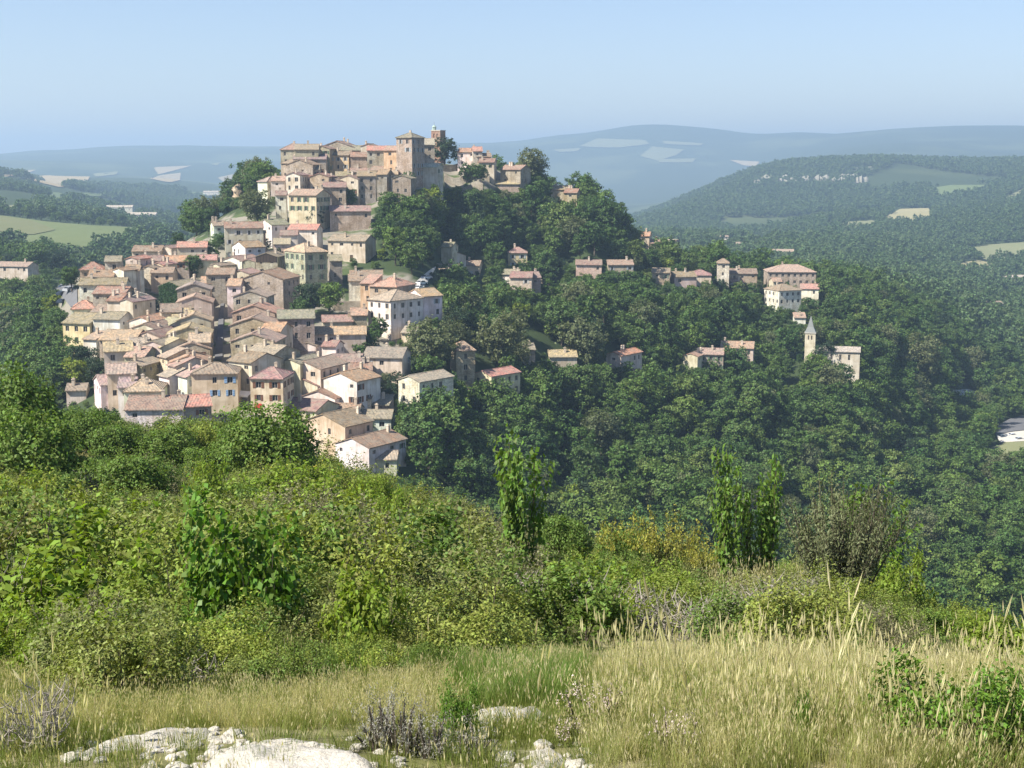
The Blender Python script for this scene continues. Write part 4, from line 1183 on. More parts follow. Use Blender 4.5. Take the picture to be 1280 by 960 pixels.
# ------------------------------------------------------------------ trees and woods
def tree_meshes(seed, R, Ht, base, lobes, nleaf, size, leafmat, flat=1.0, conical=0.0, spread=0.55):
    rg = np.random.RandomState(seed)
    ch = Ht - base; cz = base + ch * .5
    C, Rr = [], []
    for k in range(lobes):
        t = (k + .5) / lobes
        zz = (t * 2 - 1) * .72
        rad = math.sqrt(max(0, 1 - zz * zz)) * (1 - conical * (zz + 1) * .5)
        a = k * 2.399 + rg.uniform(-.4, .4); q = rg.uniform(.35, .72)
        C.append((math.cos(a) * rad * q * R, math.sin(a) * rad * q * R, cz + zz * ch * .5 * .8)); Rr.append(R * rg.uniform(.34, .52) * (1 - conical * .45 * (zz + 1) * .5))
    C, Rr = np.array(C), np.array(Rr)
    w = Rr ** 2 / (Rr ** 2).sum()
    ncl = max(40, nleaf // 26)
    li = rg.choice(lobes, ncl, p=w)
    d = rg.normal(size=(ncl, 3)); d[:, 2] = d[:, 2] * .9 + .25; d /= np.linalg.norm(d, axis=1, keepdims=True)
    cc = C[li] + d * (Rr[li] * rg.uniform(.72, 1.05, ncl))[:, None] * np.array([1, 1, flat])
    ci = rg.randint(0, ncl, nleaf)
    P = cc[ci] + rg.normal(size=(nleaf, 3)) * (R * .085) * np.array([1, 1, .7])
    P[:, 2] = np.maximum(P[:, 2], base * .55)
    N = d[ci] * .8 + np.array([0, 0, .45])
    V, F = leaves(rg, P, N, np.full(nleaf, size), np.full(nleaf, size * .72), spread)
    crown = mesh_np('crown', V, F, [leafmat])
    mb = MB(); r0 = max(.10, R * .055)
    mb.tube([(0, 0, -1.2), (0.05 * R, 0, base * .6), (-.03 * R, .04 * R, base + ch * .35), (0, 0, base + ch * .72)], [r0 * 1.25, r0, r0 * .65, r0 * .2], 7)
    for k in rg.permutation(lobes)[:6]:
        s = np.array([0, 0, base + ch * .12]); e = C[k]; m = (s + e) / 2 + np.array([0, 0, -.06 * R])
        mb.tube([tuple(s), tuple(m), tuple(e)], [r0 * .55, r0 * .36, r0 * .12], 5)
    return crown, mb.mesh('trunk', [M['bark']], True)
TK = {}                                        # kinds: crown mesh, trunk mesh, crown radius, height
def kind(name, *a, **k): TK[name] = (*tree_meshes(*a, **k), a[1], a[2])
for s in range(5): kind('broad%d' % s, 10 + s, 4.2, 9.0 + (s % 3) * .8, 1.6, 13 + s, 3400, .52, M['leaf'])
for s in range(2): kind('tall%d' % s, 30 + s, 3.0, 11.5, 2.0, 15, 3000, .48, M['leaf'])
kind('grey0', 41, 4.6, 10.0, 1.6, 18, 4200, .50, M['leafgrey'])
kind('lime0', 43, 3.2, 7.0, 1.2, 11, 2600, .45, M['leaflime'])
kind('dark0', 44, 4.0, 9.5, 1.0, 14, 3600, .46, M['leafdark'])
kind('cedar0', 45, 5.0, 11.0, 1.0, 22, 4400, .46, M['leafdark'], flat=.45)
kind('cypress0', 46, 1.5, 9.5, .4, 16, 1900, .34, M['leafdark'], conical=.5)
kind('bush0', 47, 2.2, 3.2, .2, 10, 1500, .40, M['leaf'])
kind('bush1', 48, 2.4, 3.4, .2, 9, 1500, .40, M['leafgrey'])
FARK = {}
for s in range(4): FARK['far%d' % s] = tree_meshes(60 + s, 4.4, 8.6, .8, 9, 560, 1.15, M['leaffar'])[0]
def bounds_px(x, y, z, R, Ht):
    cx, cy = project(x, y, z + Ht * .55)
    r = FPX * R / y
    return cx, cy, r, FPX * Ht * .5 / y
def covers(cx, cy, r, rv, y):
    for x0, x1, y0, y1, yy in CLEAR:
        if y < yy + 3 and cx + r * .8 > x0 and cx - r * .8 < x1 and cy + rv * .8 > y0 and cy - rv * .85 < y1: return True
    return False
_FT = np.array(FOOT)
TREE_LABEL = {}
def place_tree(k, x, y, z, s, rz, label, group, name='tree'):
    crown, trunk, R, Ht = TK[k]
    root = empty(name, (x, y, z), rz, (s, s, s)); tag(root, label, 'tree', group)
    obj('crown', crown, root); obj('trunk', trunk, root)
    return root
# trees one can point at: column, row of the crown's middle, width in pixels, kind | label
POINTED = '''
321 258 44 grey0 | big rounded grey-green tree beside the white rooms below the upper town
394 270 28 cedar0 | dark spreading conifer in front of the big ochre house
556 187 34 dark0 | big round dark tree beside the bell tower of the upper town
574 194 18 dark0 | smaller dark tree between the round tree and the red-roofed upper house
486 172 16 dark0 | dark tree crown showing over the roofs of the upper town
497 173 14 dark0 | small dark tree crown tucked against the plain tower house
537 176 14 dark0 | dark tree crown behind the stone hall
386 369 44 cedar0 | dark flat-topped cedar in front of the three-storey mansion
412 372 40 broad1 | broad green tree beside the cedar below the mansion
376 385 28 broad0 | green tree at the foot of the cedar below the mansion
104 448 46 cedar0 | large dark cedar under the long yellow house
122 462 34 dark0 | dark evergreen beside the white gabled houses at the town edge
84 442 40 broad2 | green tree under the long yellow house at the town edge
78 468 26 lime0 | bright yellow-green tree beside the dark cedar
541 430 66 grey0 | large grey-green plane tree over the white gabled house
568 422 46 grey0 | grey-green plane tree crowding the ruinous grey house
622 424 66 grey0 | large grey-green plane tree over the fresh orange roof
648 440 38 grey0 | smaller grey-green plane tree at the end of the plane row
732 425 60 grey0 | spreading grey-green tree above the low tan roof in the wood
1148 446 64 grey0 | large rounded grey-green tree in the middle of the valley wood
568 243 24 lime0 | bright lime tree on the wooded slope under the terrace walls
548 245 22 broad3 | small green tree beside the lime tree under the terrace walls
500 232 16 broad1 | green tree between the grey gables of the upper town
512 224 18 broad2 | rounded tree in front of the plain tower house
585 214 24 broad0 | tree on the terrace under the red-roofed upper house
602 216 22 broad1 | tree at the end of the terrace wall of the upper town
437 246 22 broad3 | green tree between the ochre house and the orange roof
432 236 12 bush0 | small shrubby tree in the yard under the pinkish gable
493 195 8 cypress0 | slim dark cypress against the peach wall of the upper town
243 331 26 broad1 | round green tree between orange roofs in the lower town
262 312 26 broad3 | bright green tree beside the big orange-roofed house
273 300 20 broad0 | green tree under the cream house with red brown roof
222 300 18 broad2 | tree behind the orange roofs at the top of the lower town
330 305 18 broad0 | tree between the white house and the tall blinds
350 318 12 cypress0 | narrow dark cypress by the timber gable
194 455 8 cypress0 | dark cypress in the narrow gap between lower houses
187 446 9 cypress0 | second dark cypress in the narrow gap between lower houses
192 380 20 dark0 | dark tree in the courtyard beside the grey gable
176 389 20 broad0 | green tree in the courtyard below the ivy-covered house
473 410 26 broad2 | green garden tree below the large white house
462 425 24 broad4 | green garden tree above the tan roofs
485 400 22 dark0 | dark shrubby tree against the large white house
452 436 24 bush0 | rounded bush in the garden beside the long orange roof
497 478 30 dark0 | dark tree between the bright gable and the plane trees
484 492 26 dark0 | dark tree behind the long white wall
371 486 16 bush0 | round dark bush under the cream gables
462 531 20 bush0 | dark bush beside the lowest white shed
533 492 20 dark0 | dark purple-leaved tree before the white gabled house
72 325 30 dark0 | dark round tree at the foot of the green field
62 317 20 dark0 | dark hedge tree beside the green field
8 318 14 dark0 | upright dark tree next to the farmhouse below the field
22 318 20 dark0 | dark rounded tree next to the farmhouse below the field
118 316 16 dark0 | dark tree at the corner of the lower town above the field
136 314 16 broad3 | light green tree at the top corner of the lower town
146 316 12 lime0 | yellow-green tree at the top corner of the lower town
88 330 30 broad1 | broad green tree between the car park and the field
1031 441 34 dark0 | dark rounded tree hiding the middle of the church nave
1240 520 22 lime0 | yellow-green round tree beside the valley road
1195 476 14 lime0 | small yellow-green tree behind the pale yard
'''
n_point = 0
for rec in POINTED.strip().split('\n'):
    dat, _, lab = rec.partition('|'); cx, cy, w, k = dat.split(); cx, cy, w = float(cx), float(cy), float(w)
    crown, trunk, R, Ht = TK[k]
    # size in metres from depth; depth where the trunk meets the ground
    P = hit(cx, cy, 4.5, 250, 1600, 2500)
    s = w * P[1] / FPX / (2 * R)
    for _ in range(3):
        P = hit(cx, cy, Ht * .56 * s, 250, 1600, 2500); s = w * P[1] / FPX / (2 * R)
    place_tree(k, P[0], P[1], float(H(P[0], P[1])), s, n_point * 1.7, lab.strip(), None)
    FOOT.append((P[0], P[1], R * s * .7)); n_point += 1
# ---- the woods: candidates on a jittered grid, thinned by what the photograph keeps open
def wood_points(y0, y1, spacing, seed, umax=0.42):
    rg = np.random.RandomState(seed); out = []
    ys = np.arange(y0, y1, spacing)
    for y in ys:
        xs = np.arange(-umax * y - 20, umax * y + 20, spacing)
        out.append(np.stack([xs + rg.uniform(-.42, .42, len(xs)) * spacing, y + rg.uniform(-.42, .42, len(xs)) * spacing], 1))
    return np.concatenate(out), rg
def blocked(px, py):
    b = np.zeros(px.shape, bool)
    for f in FIELDS: b |= inpoly(px, py, f)
    return b
PT, rgw = wood_points(165, 760, 6.7, 3)
_P2, _ = wood_points(300, 640, 3.6, 4)          # steep banks carry more trees for their plan area
_sl = np.hypot(H(_P2[:, 0] + 3, _P2[:, 1]) - H(_P2[:, 0] - 3, _P2[:, 1]), H(_P2[:, 0], _P2[:, 1] + 3) - H(_P2[:, 0], _P2[:, 1] - 3)) / 6
PT = np.concatenate([PT, _P2[(_sl > .45) & (rgw.uniform(size=len(_P2)) < np.clip((_sl - .3) * 1.1, 0, .75))]])
zz = H(PT[:, 0], PT[:, 1])
ppx, ppy = project(PT[:, 0], PT[:, 1], zz + 4)
gpx, gpy = project(PT[:, 0], PT[:, 1], zz)
keep = ~(inpoly(gpx, gpy, TOWN) & (PT[:, 1] > 250)) & ~blocked(gpx, gpy) & (ppx > -60) & (ppx < 1340)
keep &= ~((PT[:, 1] > 600) & (ppx < 330) & (rgw.uniform(size=len(PT)) < .55))
PT, zz = PT[keep], zz[keep]
sky_cells = np.zeros((260, 340), bool)        # which 4-pixel cells of the picture are already taken, near to far
fgx = np.arange(-40, 1320, 4) + 2
for q, c in enumerate(np.interp(fgx, FG_PX, FG_PY)): sky_cells[int((c - 10) / 4):, q] = True
names = ['broad0', 'broad1', 'broad2', 'broad3', 'broad4', 'tall0', 'tall1', 'grey0', 'dark0', 'lime0', 'bush0', 'bush1']
prob = np.array([.15, .15, .15, .14, .13, .08, .06, .05, .035, .014, .025, .01]); prob /= prob.sum()
_FT = np.array(FOOT)
cand = []
order = np.argsort(PT[:, 1])
for i in order:
    x, y = PT[i]; z = zz[i]
    k = names[rgw.choice(len(names), p=prob)]; R, Ht = TK[k][2:4]
    s = (.55 + .95 * rgw.uniform() ** 1.6) * (0.85 if y < 260 else 1)
    if (np.hypot(_FT[:, 0] - x, _FT[:, 1] - y) < _FT[:, 2] + R * s * .5).any(): continue
    okk = False
    for _ in range(5):
        cx, cy, r, rv = bounds_px(x, y, z, R * s, Ht * s)
        if not covers(cx, cy, r, rv, y): okk = True; break
        s *= .66
    if not okk or s < .16: continue
    a0, a1, b0, b1 = int((cx - r + 40) / 4), int((cx + r + 40) / 4) + 1, int((cy - rv) / 4), int((cy + rv) / 4) + 1
    a0, a1, b0, b1 = max(a0, 0), min(a1, 340), max(b0, 0), min(b1, 260)
    vis = 0
    if a1 > a0 and b1 > b0:
        sub = sky_cells[b0:b1, a0:a1]; vis = int((~sub).sum()); sub[:] = True
    cand.append((vis, x, y, z, k, s, cx, cy))
cand.sort(key=lambda q: -q[0])
_MARK = [(b['px'], b['py'], b['p'][2], NICKN(b)) for b in BUILT if b['note']] + [(1012, 430, -60, 'the spired church'), (548, 170, 0, 'the bell tower'), (1250, 540, -105, 'the valley road'), (80, 365, -35, 'the car park'), (841, 305, -45, 'the ivy tower'), (1200, 494, -103, 'the pale yard')]
def wood_label(k, cx, cy, y, z, s):
    look = {'b': 'green rounded', 't': 'tall slender', 'g': 'grey-green', 'd': 'dark evergreen', 'l': 'yellow-green'}[k[0]]
    if k[:4] == 'bush': look = 'low bushy'
    size = 'large ' if s > 1.02 else 'small ' if s < .7 else ''
    m = min(_MARK, key=lambda q: (q[0] - cx) ** 2 + (q[1] - cy) ** 2)
    rel = 'uphill from' if z > m[2] + 2 else 'downhill from' if z < m[2] - 6 else 'near'
    return f'{size}{look} tree in the wood {rel} {m[3]}'
for vis, x, y, z, k, s, cx, cy in cand[:290]:
    place_tree(k, x, y, z, s, rgw.uniform(0, 6.28), wood_label(k, cx, cy, y, z, s), 'trees of the wooded slopes')
def scatter(name, pts, scl, idx, sources, label=None, seed=1, tilt=0.06, zscale=(.85, 1.2), cat=None):
    rg = np.random.RandomState(seed); n = len(pts)
    me = bpy.data.meshes.new(name); me.vertices.add(n); me.vertices.foreach_set('co', np.asarray(pts, np.float32).ravel())
    rot = np.stack([rg.normal(size=n) * tilt, rg.normal(size=n) * tilt, rg.uniform(0, 6.283, n)], 1).astype(np.float32)
    sc = np.asarray(scl, np.float32)
    sc3 = np.stack([sc, sc, sc * rg.uniform(*zscale, n)], 1).astype(np.float32)
    me.attributes.new('rot', 'FLOAT_VECTOR', 'POINT').data.foreach_set('vector', rot.ravel())
    me.attributes.new('scl', 'FLOAT_VECTOR', 'POINT').data.foreach_set('vector', sc3.ravel())
    me.attributes.new('idx', 'INT', 'POINT').data.foreach_set('value', np.asarray(idx, np.int32))
    o = obj(name, me); tag(o, label, cat, kind='stuff')
    g = bpy.data.node_groups.new(name, 'GeometryNodeTree')
    g.interface.new_socket('Geometry', in_out='INPUT', socket_type='NodeSocketGeometry'); g.interface.new_socket('Geometry', in_out='OUTPUT', socket_type='NodeSocketGeometry')
    N = g.nodes; gi, go = N.new('NodeGroupInput'), N.new('NodeGroupOutput')
    iop = N.new('GeometryNodeInstanceOnPoints'); iop.inputs['Pick Instance'].default_value = True
    gi2 = N.new('GeometryNodeGeometryToInstance')
    for s in reversed(sources):
        oi = N.new('GeometryNodeObjectInfo'); oi.inputs['Object'].default_value = s; oi.inputs['As Instance'].default_value = True; oi.transform_space = 'ORIGINAL'
        g.links.new(oi.outputs['Geometry'], gi2.inputs[0])
    def attr(nm, ty):
        a = N.new('GeometryNodeInputNamedAttribute'); a.data_type = ty; a.inputs['Name'].default_value = nm; return a.outputs['Attribute']
    g.links.new(gi.outputs[0], iop.inputs['Points']); g.links.new(gi2.outputs[0], iop.inputs['Instance'])
    g.links.new(attr('idx', 'INT'), iop.inputs['Instance Index']); g.links.new(attr('rot', 'FLOAT_VECTOR'), iop.inputs['Rotation']); g.links.new(attr('scl', 'FLOAT_VECTOR'), iop.inputs['Scale'])
    g.links.new(iop.outputs[0], go.inputs[0])
    o.modifiers.new('scatter', 'NODES').node_group = g
    return o
def first_with(mesh):
    return next(o for o in COL.objects if o.type == 'MESH' and o.data == mesh)
rest = cand[290:]
src, sidx = [], {}
for k in names:
    try: sidx[k] = len(src); src.append(first_with(TK[k][0]))
    except StopIteration: sidx[k] = 0
for b in BUILT:                                 # scrubby growth at the foot of the houses in the wood
    if b['px'] > 488 and b['py'] > 290:
        r = b['o'].rotation_euler.z
        for q in range(5):
            lx = (q / 4 - .5) * (b['w'] + 3); ly = -b['d'] / 2 - rgw.uniform(1.6, 3.6)
            if q == 4: lx, ly = b['w'] / 2 + 2.5, rgw.uniform(-.5, .5) * b['d']
            x = b['o'].location.x + lx * math.cos(r) - ly * math.sin(r); y = b['o'].location.y + lx * math.sin(r) + ly * math.cos(r); z = float(H(x, y))
            top = b['p'][2] - b['h'] * rgw.uniform(.62, .9)
            k = ['bush0', 'bush1', 'bush0', 'bush0', 'broad0'][rgw.randint(5)]
            sc_ = float(np.clip((top - z) / TK[k][3], .22, 1.3))
            rest.append((0, x, y, z, k, sc_, 0, 0))
if rest:
    scatter('woodland', [(q[1], q[2], q[3] - .2) for q in rest], [q[5] for q in rest], [sidx[q[4]] for q in rest], src, 'dense green woodland filling the slopes between the houses', 11, cat='woodland')
# far woods
PF, rgf = wood_points(745, 3500, 11.5, 7)
zf = H(PF[:, 0], PF[:, 1]); fx, fy = project(PF[:, 0], PF[:, 1], zf)
kf = (fx > -40) & (fx < 1320) & ~blocked(fx, fy)
kf &= ~((fx < 330) & (noise2(PF[:, 0] / 120, PF[:, 1] / 150, 21) < .12) & (PF[:, 1] < 2600))
kf &= ~((fx > 900) & (noise2(PF[:, 0] / 210, PF[:, 1] / 260, 23) < -.45) & (PF[:, 1] > 1300))
PF, zf, fx, fy = PF[kf], zf[kf], fx[kf], fy[kf]
sf = rgf.uniform(.75, 1.55, len(PF)) * np.where(PF[:, 1] > 2400, 1.25, 1)
okf = np.array([not covers(a, b - 4, 5, 4, y) for a, b, y in zip(fx, fy, PF[:, 1])])
PF, zf, sf = PF[okf], zf[okf], sf[okf]
far_src = []
for q, (nm, me) in enumerate(FARK.items()):
    x, y = PF[q * 37]; root = empty('tree', (x, y, zf[q * 37])); tag(root, ['dark rounded tree in the woods of the far valley', 'green tree in the woods of the far valley'][q % 2], 'tree', 'trees of the far valley')
    far_src.append(obj('crown', me, root))
scatter('far_woodland', np.column_stack([PF, zf - .5]), sf, rgf.randint(0, 4, len(PF)), far_src, 'hazy dark green woods covering the far valley and ridge', 12, cat='woodland')
# hedge trees along the far edge of the green field
for q in range(26):
    a = -14 + q * 7.6 + rgf.uniform(-3, 3); b = np.interp(a, [-20, 0, 60, 120, 172], [268, 270, 278, 283, 285]) - rgf.uniform(0, 2)
    P = hit(a, b, 0, 600, 2500, 2500)
    place_tree(['broad0', 'dark0', 'broad2', 'broad3'][q % 4], P[0], P[1], P[2] - .5, rgf.uniform(.7, 1.5), q, 'dark hedge tree along the upper edge of the green field', 'hedge trees above the green field')
# ------------------------------------------------------------------ the near slope: shrubs, saplings, grass, chalk
def shoots(rg, n, length, spread, base_r, lean=0.25, seg=5):    # twig centre lines growing from the base
    out = []
    for k in range(n):
        a = rg.uniform(0, 2 * math.pi); r = base_r * math.sqrt(rg.uniform())
        p = np.array([r * math.cos(a), r * math.sin(a), 0.0])
        d = np.array([math.cos(a) * spread * rg.uniform(.2, 1), math.sin(a) * spread * rg.uniform(.2, 1), 1.0]); d /= np.linalg.norm(d)
        L = length * rg.uniform(.55, 1.0); pts = [p.copy()]
        for s in range(seg):
            d = d + rg.normal(size=3) * lean * .5; d[2] = max(d[2], .15); d /= np.linalg.norm(d)
            p = p + d * L / seg; pts.append(p.copy())
        out.append(np.array(pts))
    return out
def along(rg, lines, per, t0=.25, jitter=.03):
    P, D = [], []
    for l in lines:
        t = rg.uniform(t0, 1, per) * (len(l) - 1); i = np.minimum(t.astype(int), len(l) - 2); f = (t - i)[:, None]
        P.append(l[i] * (1 - f) + l[i + 1] * f + rg.normal(size=(per, 3)) * jitter); D.append(l[i + 1] - l[i])
    return np.concatenate(P), np.concatenate(D)
def stems_mesh(lines, r, mat, name='stems'):
    mb = MB()
    for l in lines: mb.tube([tuple(q) for q in l], list(np.linspace(r, r * .25, len(l))), 4, cap=False)
    return mb.mesh(name, [mat])
def shrub_meshes(seed, R, Ht, nclump, nleaf, leaf, mat, nshoot=14, aspect=.55, clump=.11, bloom=None, outl=.2):
    rg = np.random.RandomState(seed)
    d = rg.normal(size=(nclump, 3)); d[:, 2] = np.abs(d[:, 2]) * .9; d /= np.linalg.norm(d, axis=1, keepdims=True)
    lump = 1 + .22 * np.sin(d[:, 0] * 5 + seed) + .18 * np.sin(d[:, 1] * 6 + seed * 2)
    rr = rg.uniform(.55, 1.0, nclump) ** .6
    C = d * np.array([R, R, Ht * .92]) * (rr * lump)[:, None]; C[:, 2] += .06
    n1 = int(nleaf * (1 - outl))
    ci = rg.randint(0, nclump, n1)
    P1 = C[ci] + rg.normal(size=(n1, 3)) * R * clump; N1 = d[ci] * .7 + np.array([0, 0, .6])
    lines = shoots(rg, nshoot, Ht * 1.22, .9 * R / Ht, R * .35, .3)
    P2, D2 = along(rg, lines, max(4, int(nleaf * outl / nshoot)), .45, leaf * .6)
    N2 = np.cross(D2, rg.normal(size=D2.shape)); N2 /= np.linalg.norm(N2, axis=1, keepdims=True) + 1e-9
    P = np.concatenate([P1, P2]); N = np.concatenate([N1, N2 * .7 + np.array([0, 0, .5])])
    P[:, 2] = np.maximum(P[:, 2], .02)
    V, F = leaves(rg, P, N, np.full(len(P), leaf), np.full(len(P), leaf * aspect), .6)
    mats, mi = [mat], np.zeros(len(F), int)
    if bloom:
        mats.append(bloom[0]); top = (P[:, 2] > Ht * bloom[2]) & (rg.uniform(size=len(P)) < bloom[1]); mi[top] = 1
    fol = mesh_np('foliage', V, F, mats, mi)
    return fol, stems_mesh(lines, .012 * max(1, Ht), M['bark'])
SK = {}
for s in range(4): SK['scrub%d' % s] = (*shrub_meshes(100 + s, .95, 1.15, 46, 6200, .062, M['scrub']), .95, 1.15)
for s in range(2): SK['fine%d' % s] = (*shrub_meshes(110 + s, .8, .8, 60, 5600, .042, M['scrub'], 20), .8, .8)
for s in range(2): SK['grey%d' % s] = (*shrub_meshes(115 + s, .9, .95, 70, 5200, .045, M['scrubgrey'], 34, .45, .13, outl=.4), .9, .95)
SK['dark0'] = (*shrub_meshes(118, .95, 1.25, 30, 4600, .078, M['neartree'], 12, .65, .10), .95, 1.25)
for s in range(2): SK['bright%d' % s] = (*shrub_meshes(120 + s, .85, 1.0, 34, 3600, .085, M['scrubbright'], 12, .6), .85, 1.0)
SK['fig0'] = (*shrub_meshes(130, .9, 1.25, 34, 3000, .105, M['figleaf'], 16, .8, .12, outl=.14), .9, 1.25)
SK['fig1'] = (*shrub_meshes(131, .9, 1.15, 30, 2600, .10, M['scrubbright'], 14, .75, .12, outl=.14), .9, 1.15)
SK['broom0'] = (*shrub_meshes(140, .9, .95, 40, 4600, .06, M['scrub'], 22, .5, .10, (M['broom'], .75, .55), .3), .9, .95)
SK['wild0'] = (*shrub_meshes(150, .7, .75, 30, 3400, .05, M['scrub'], 16, .5, .12, (M['yellowbloom'], .10, .5)), .7, .75)
def twiggy(seed, R, Ht, n, nleaf, mat, leaf=.03):
    rg = np.random.RandomState(seed); lines = shoots(rg, n, Ht, 1.1 * R / Ht, R * .4, .45, 6)
    sub = []
    for l in lines:
        for k in range(3):
            i = rg.randint(2, len(l) - 1); d = rg.normal(size=3); d[2] = abs(d[2]); d /= np.linalg.norm(d)
            sub.append(np.array([l[i], l[i] + d * Ht * .16, l[i] + d * Ht * .28 + np.array([0, 0, .04])]))
    st = stems_mesh(lines + sub, .010, M['twig'])
    P, D = along(rg, lines + sub, max(3, nleaf // (len(lines) + len(sub))), .3, .02)
    V, F = leaves(rg, P, D, np.full(len(P), leaf), np.full(len(P), leaf * .4), .8)
    return mesh_np('foliage', V, F, [mat]), st, R, Ht
SK['dead0'] = twiggy(160, .7, .95, 46, 900, M['greyherb'], .035)
SK['dead1'] = twiggy(161, .6, .8, 40, 500, M['juniper'], .04)
def columnar(seed, R, Ht, n, per, leaf, mat, aspect=.7):
    rg = np.random.RandomState(seed); lines = shoots(rg, n, Ht, R / Ht * 1.3, R * .35, .10, 7)
    P, D = along(rg, lines, per, .08, leaf * .7)
    ax = P.copy(); ax[:, 2] = 0; N = ax / (np.linalg.norm(ax, axis=1, keepdims=True) + 1e-6) * .6 + np.array([0, 0, .55])
    V, F = leaves(rg, P, N, np.full(len(P), leaf), np.full(len(P), leaf * aspect), .5)
    return mesh_np('foliage', V, F, [mat]), stems_mesh(lines, .022, M['bark']), R, Ht * .80
SK['sapling0'] = columnar(170, .55, 2.6, 14, 150, .125, M['saplingleaf'], .6)
SK['sapling1'] = columnar(171, .65, 2.5, 14, 150, .115, M['saplingleaf'], .6)
SK['juniper0'] = columnar(172, 1.4, 1.9, 120, 150, .085, M['juniper'], .30)
SK['rose0'] = (*shrub_meshes(180, .32, .34, 40, 3600, .024, M['figleaf'], 12, .7, .11, outl=.12), .32, .34)
SK['herb0'] = (*shrub_meshes(181, .16, .16, 26, 1500, .014, M['greyherb'], 18, .3, .10, outl=.5), .16, .16)
SK['pink0'] = (*shrub_meshes(182, .2, .2, 22, 1300, .018, M['grass'], 16, .5, .12, (M['pinkbloom'], .5, .62), .4), .2, .2)
def tree_near(seed, R, Ht, n, leaf): 
    c, t = tree_meshes(seed, R, Ht, .35, 13, n, leaf, M['neartree']); c.name = 'crown'; return c, t, R, Ht
SK['treelet0'] = tree_near(190, 2.0, 3.4, 12000, .14)
SK['treelet1'] = tree_near(191, 1.7, 3.0, 10000, .13)
PARTN = {'t': ('crown', 'trunk')}
def near_xy(px, Y):
    z = float(H((px - 640) / FPX * Y, Y)); X = (px - 640) / FPX * (Y * CP - z * SP)
    return X, float(H(X, Y))
def place_shrub(k, X, Y, z, s, rz, label, group, name='shrub', sz=None, cat='shrub'):
    f, st, R, Ht = SK[k]; a, b = ('crown', 'trunk') if k[:7] == 'treelet' else ('foliage', 'stems')
    root = empty(name, (X, Y, z), rz, (s, s, sz or s)); tag(root, label, cat, group)
    obj(a, f, root); obj(b, st, root); return root
# plants one can point at: column, depth, width px, height px, kind | label
NEAR = '''
302 8.2 165 190 fig0 | dark green broad-leaved fig-like shrub standing out of the scrub above the grass
452 8.0 115 120 fig1 | bright yellow-green leafy shrub next to the dark fig-like shrub
656 30 64 195 sapling0 | single bright green sapling with large leaves standing over the scrub
914 33 62 172 sapling1 | taller of two leafy saplings at the edge of the slope
952 33.5 66 158 sapling1 | shorter of two leafy saplings at the edge of the slope
1050 29 165 140 juniper0 | grey-green spiky juniper bush at the edge of the slope
1088 34 74 150 sapling0 | bright leafy sapling behind the grey-green juniper
1128 32 90 82 bright1 | bright green shrub below the juniper at the edge of the slope
775 36 90 78 broom0 | yellow-flowered shrub on the brow of the slope beside the sapling
835 36 110 84 broom0 | broad yellow-flowered shrub on the brow before the leafy saplings
880 34 76 74 broom0 | small yellow-flowered shrub at the foot of the leafy saplings
340 60 140 110 treelet0 | dark domed small tree in front of the peach house with red sign
300 64 90 80 treelet1 | small dark tree leaning against the domed tree before the town
10 58 150 150 treelet0 | large dark green small tree at the rim of the slope below the car park wood
50 48 140 130 treelet1 | dark green small tree spreading over the scrub by the dry grass patch
150 66 90 66 treelet1 | rounded small tree on the brow beneath the long yellow house
112 70 80 66 treelet0 | small tree on the brow below the bright yellow-green tree
208 66 100 60 treelet0 | rounded small tree on the brow in front of the arched barn
227 66 50 62 treelet1 | upright small tree in front of the arched barn's orange roof
258 62 70 52 treelet1 | small dark tree on the brow below the blue-shuttered house
170 46 110 80 treelet1 | bushy small tree below the brow near the dry grass patch
262 42 60 82 bright0 | bright leafy shrub in the middle of the scrub below the domed tree
250 58 60 40 wild0 | shrub with yellow blossom on the brow below the blue-shuttered house
470 52 60 45 bright0 | bright shrub on the brow below the pale blue sheet
705 40 90 75 treelet1 | rounded dark shrubby tree just over the brow beside the sapling
790 42 80 50 treelet1 | dark shrubby tree just over the brow behind the yellow-flowered shrubs
1195 4.15 200 120 rose0 | small dense shrub with dark rounded leaves among the tall grass stalks
1256 4.2 130 112 rose0 | leafy low bush at the end of the tall grass stalks
922 8.0 62 50 rose0 | small dark leafy bush alone in the straw-coloured grass
572 4.4 50 85 rose0 | thin dark upright plant beside the chalk path
1003 4.4 40 66 rose0 | thin dark weed among the straw-coloured grass
38 4.25 130 125 dead0 | grey-brown dead bush beside the chalk path
12 10 90 130 dead1 | brownish half-dead bush at the edge of the scrub
475 4.2 80 72 herb0 | clump of grey aromatic herb at the end of the white slab
507 4.15 80 78 herb0 | taller clump of grey aromatic herb by the white slab
541 4.12 66 60 herb0 | small clump of grey aromatic herb away from the white slab
590 4.12 80 48 herb0 | low clump of grey herb in the thin grass
745 4.7 90 60 pink0 | clump of pale pink flowers at the edge of the tall grass
712 4.35 50 42 pink0 | small clump of pale pink flowers on the bare path side
842 4.1 66 66 pink0 | pale pink flowers under the tall straw grass
'''
rgn = np.random.RandomState(77); near_taken, near_box = [], []
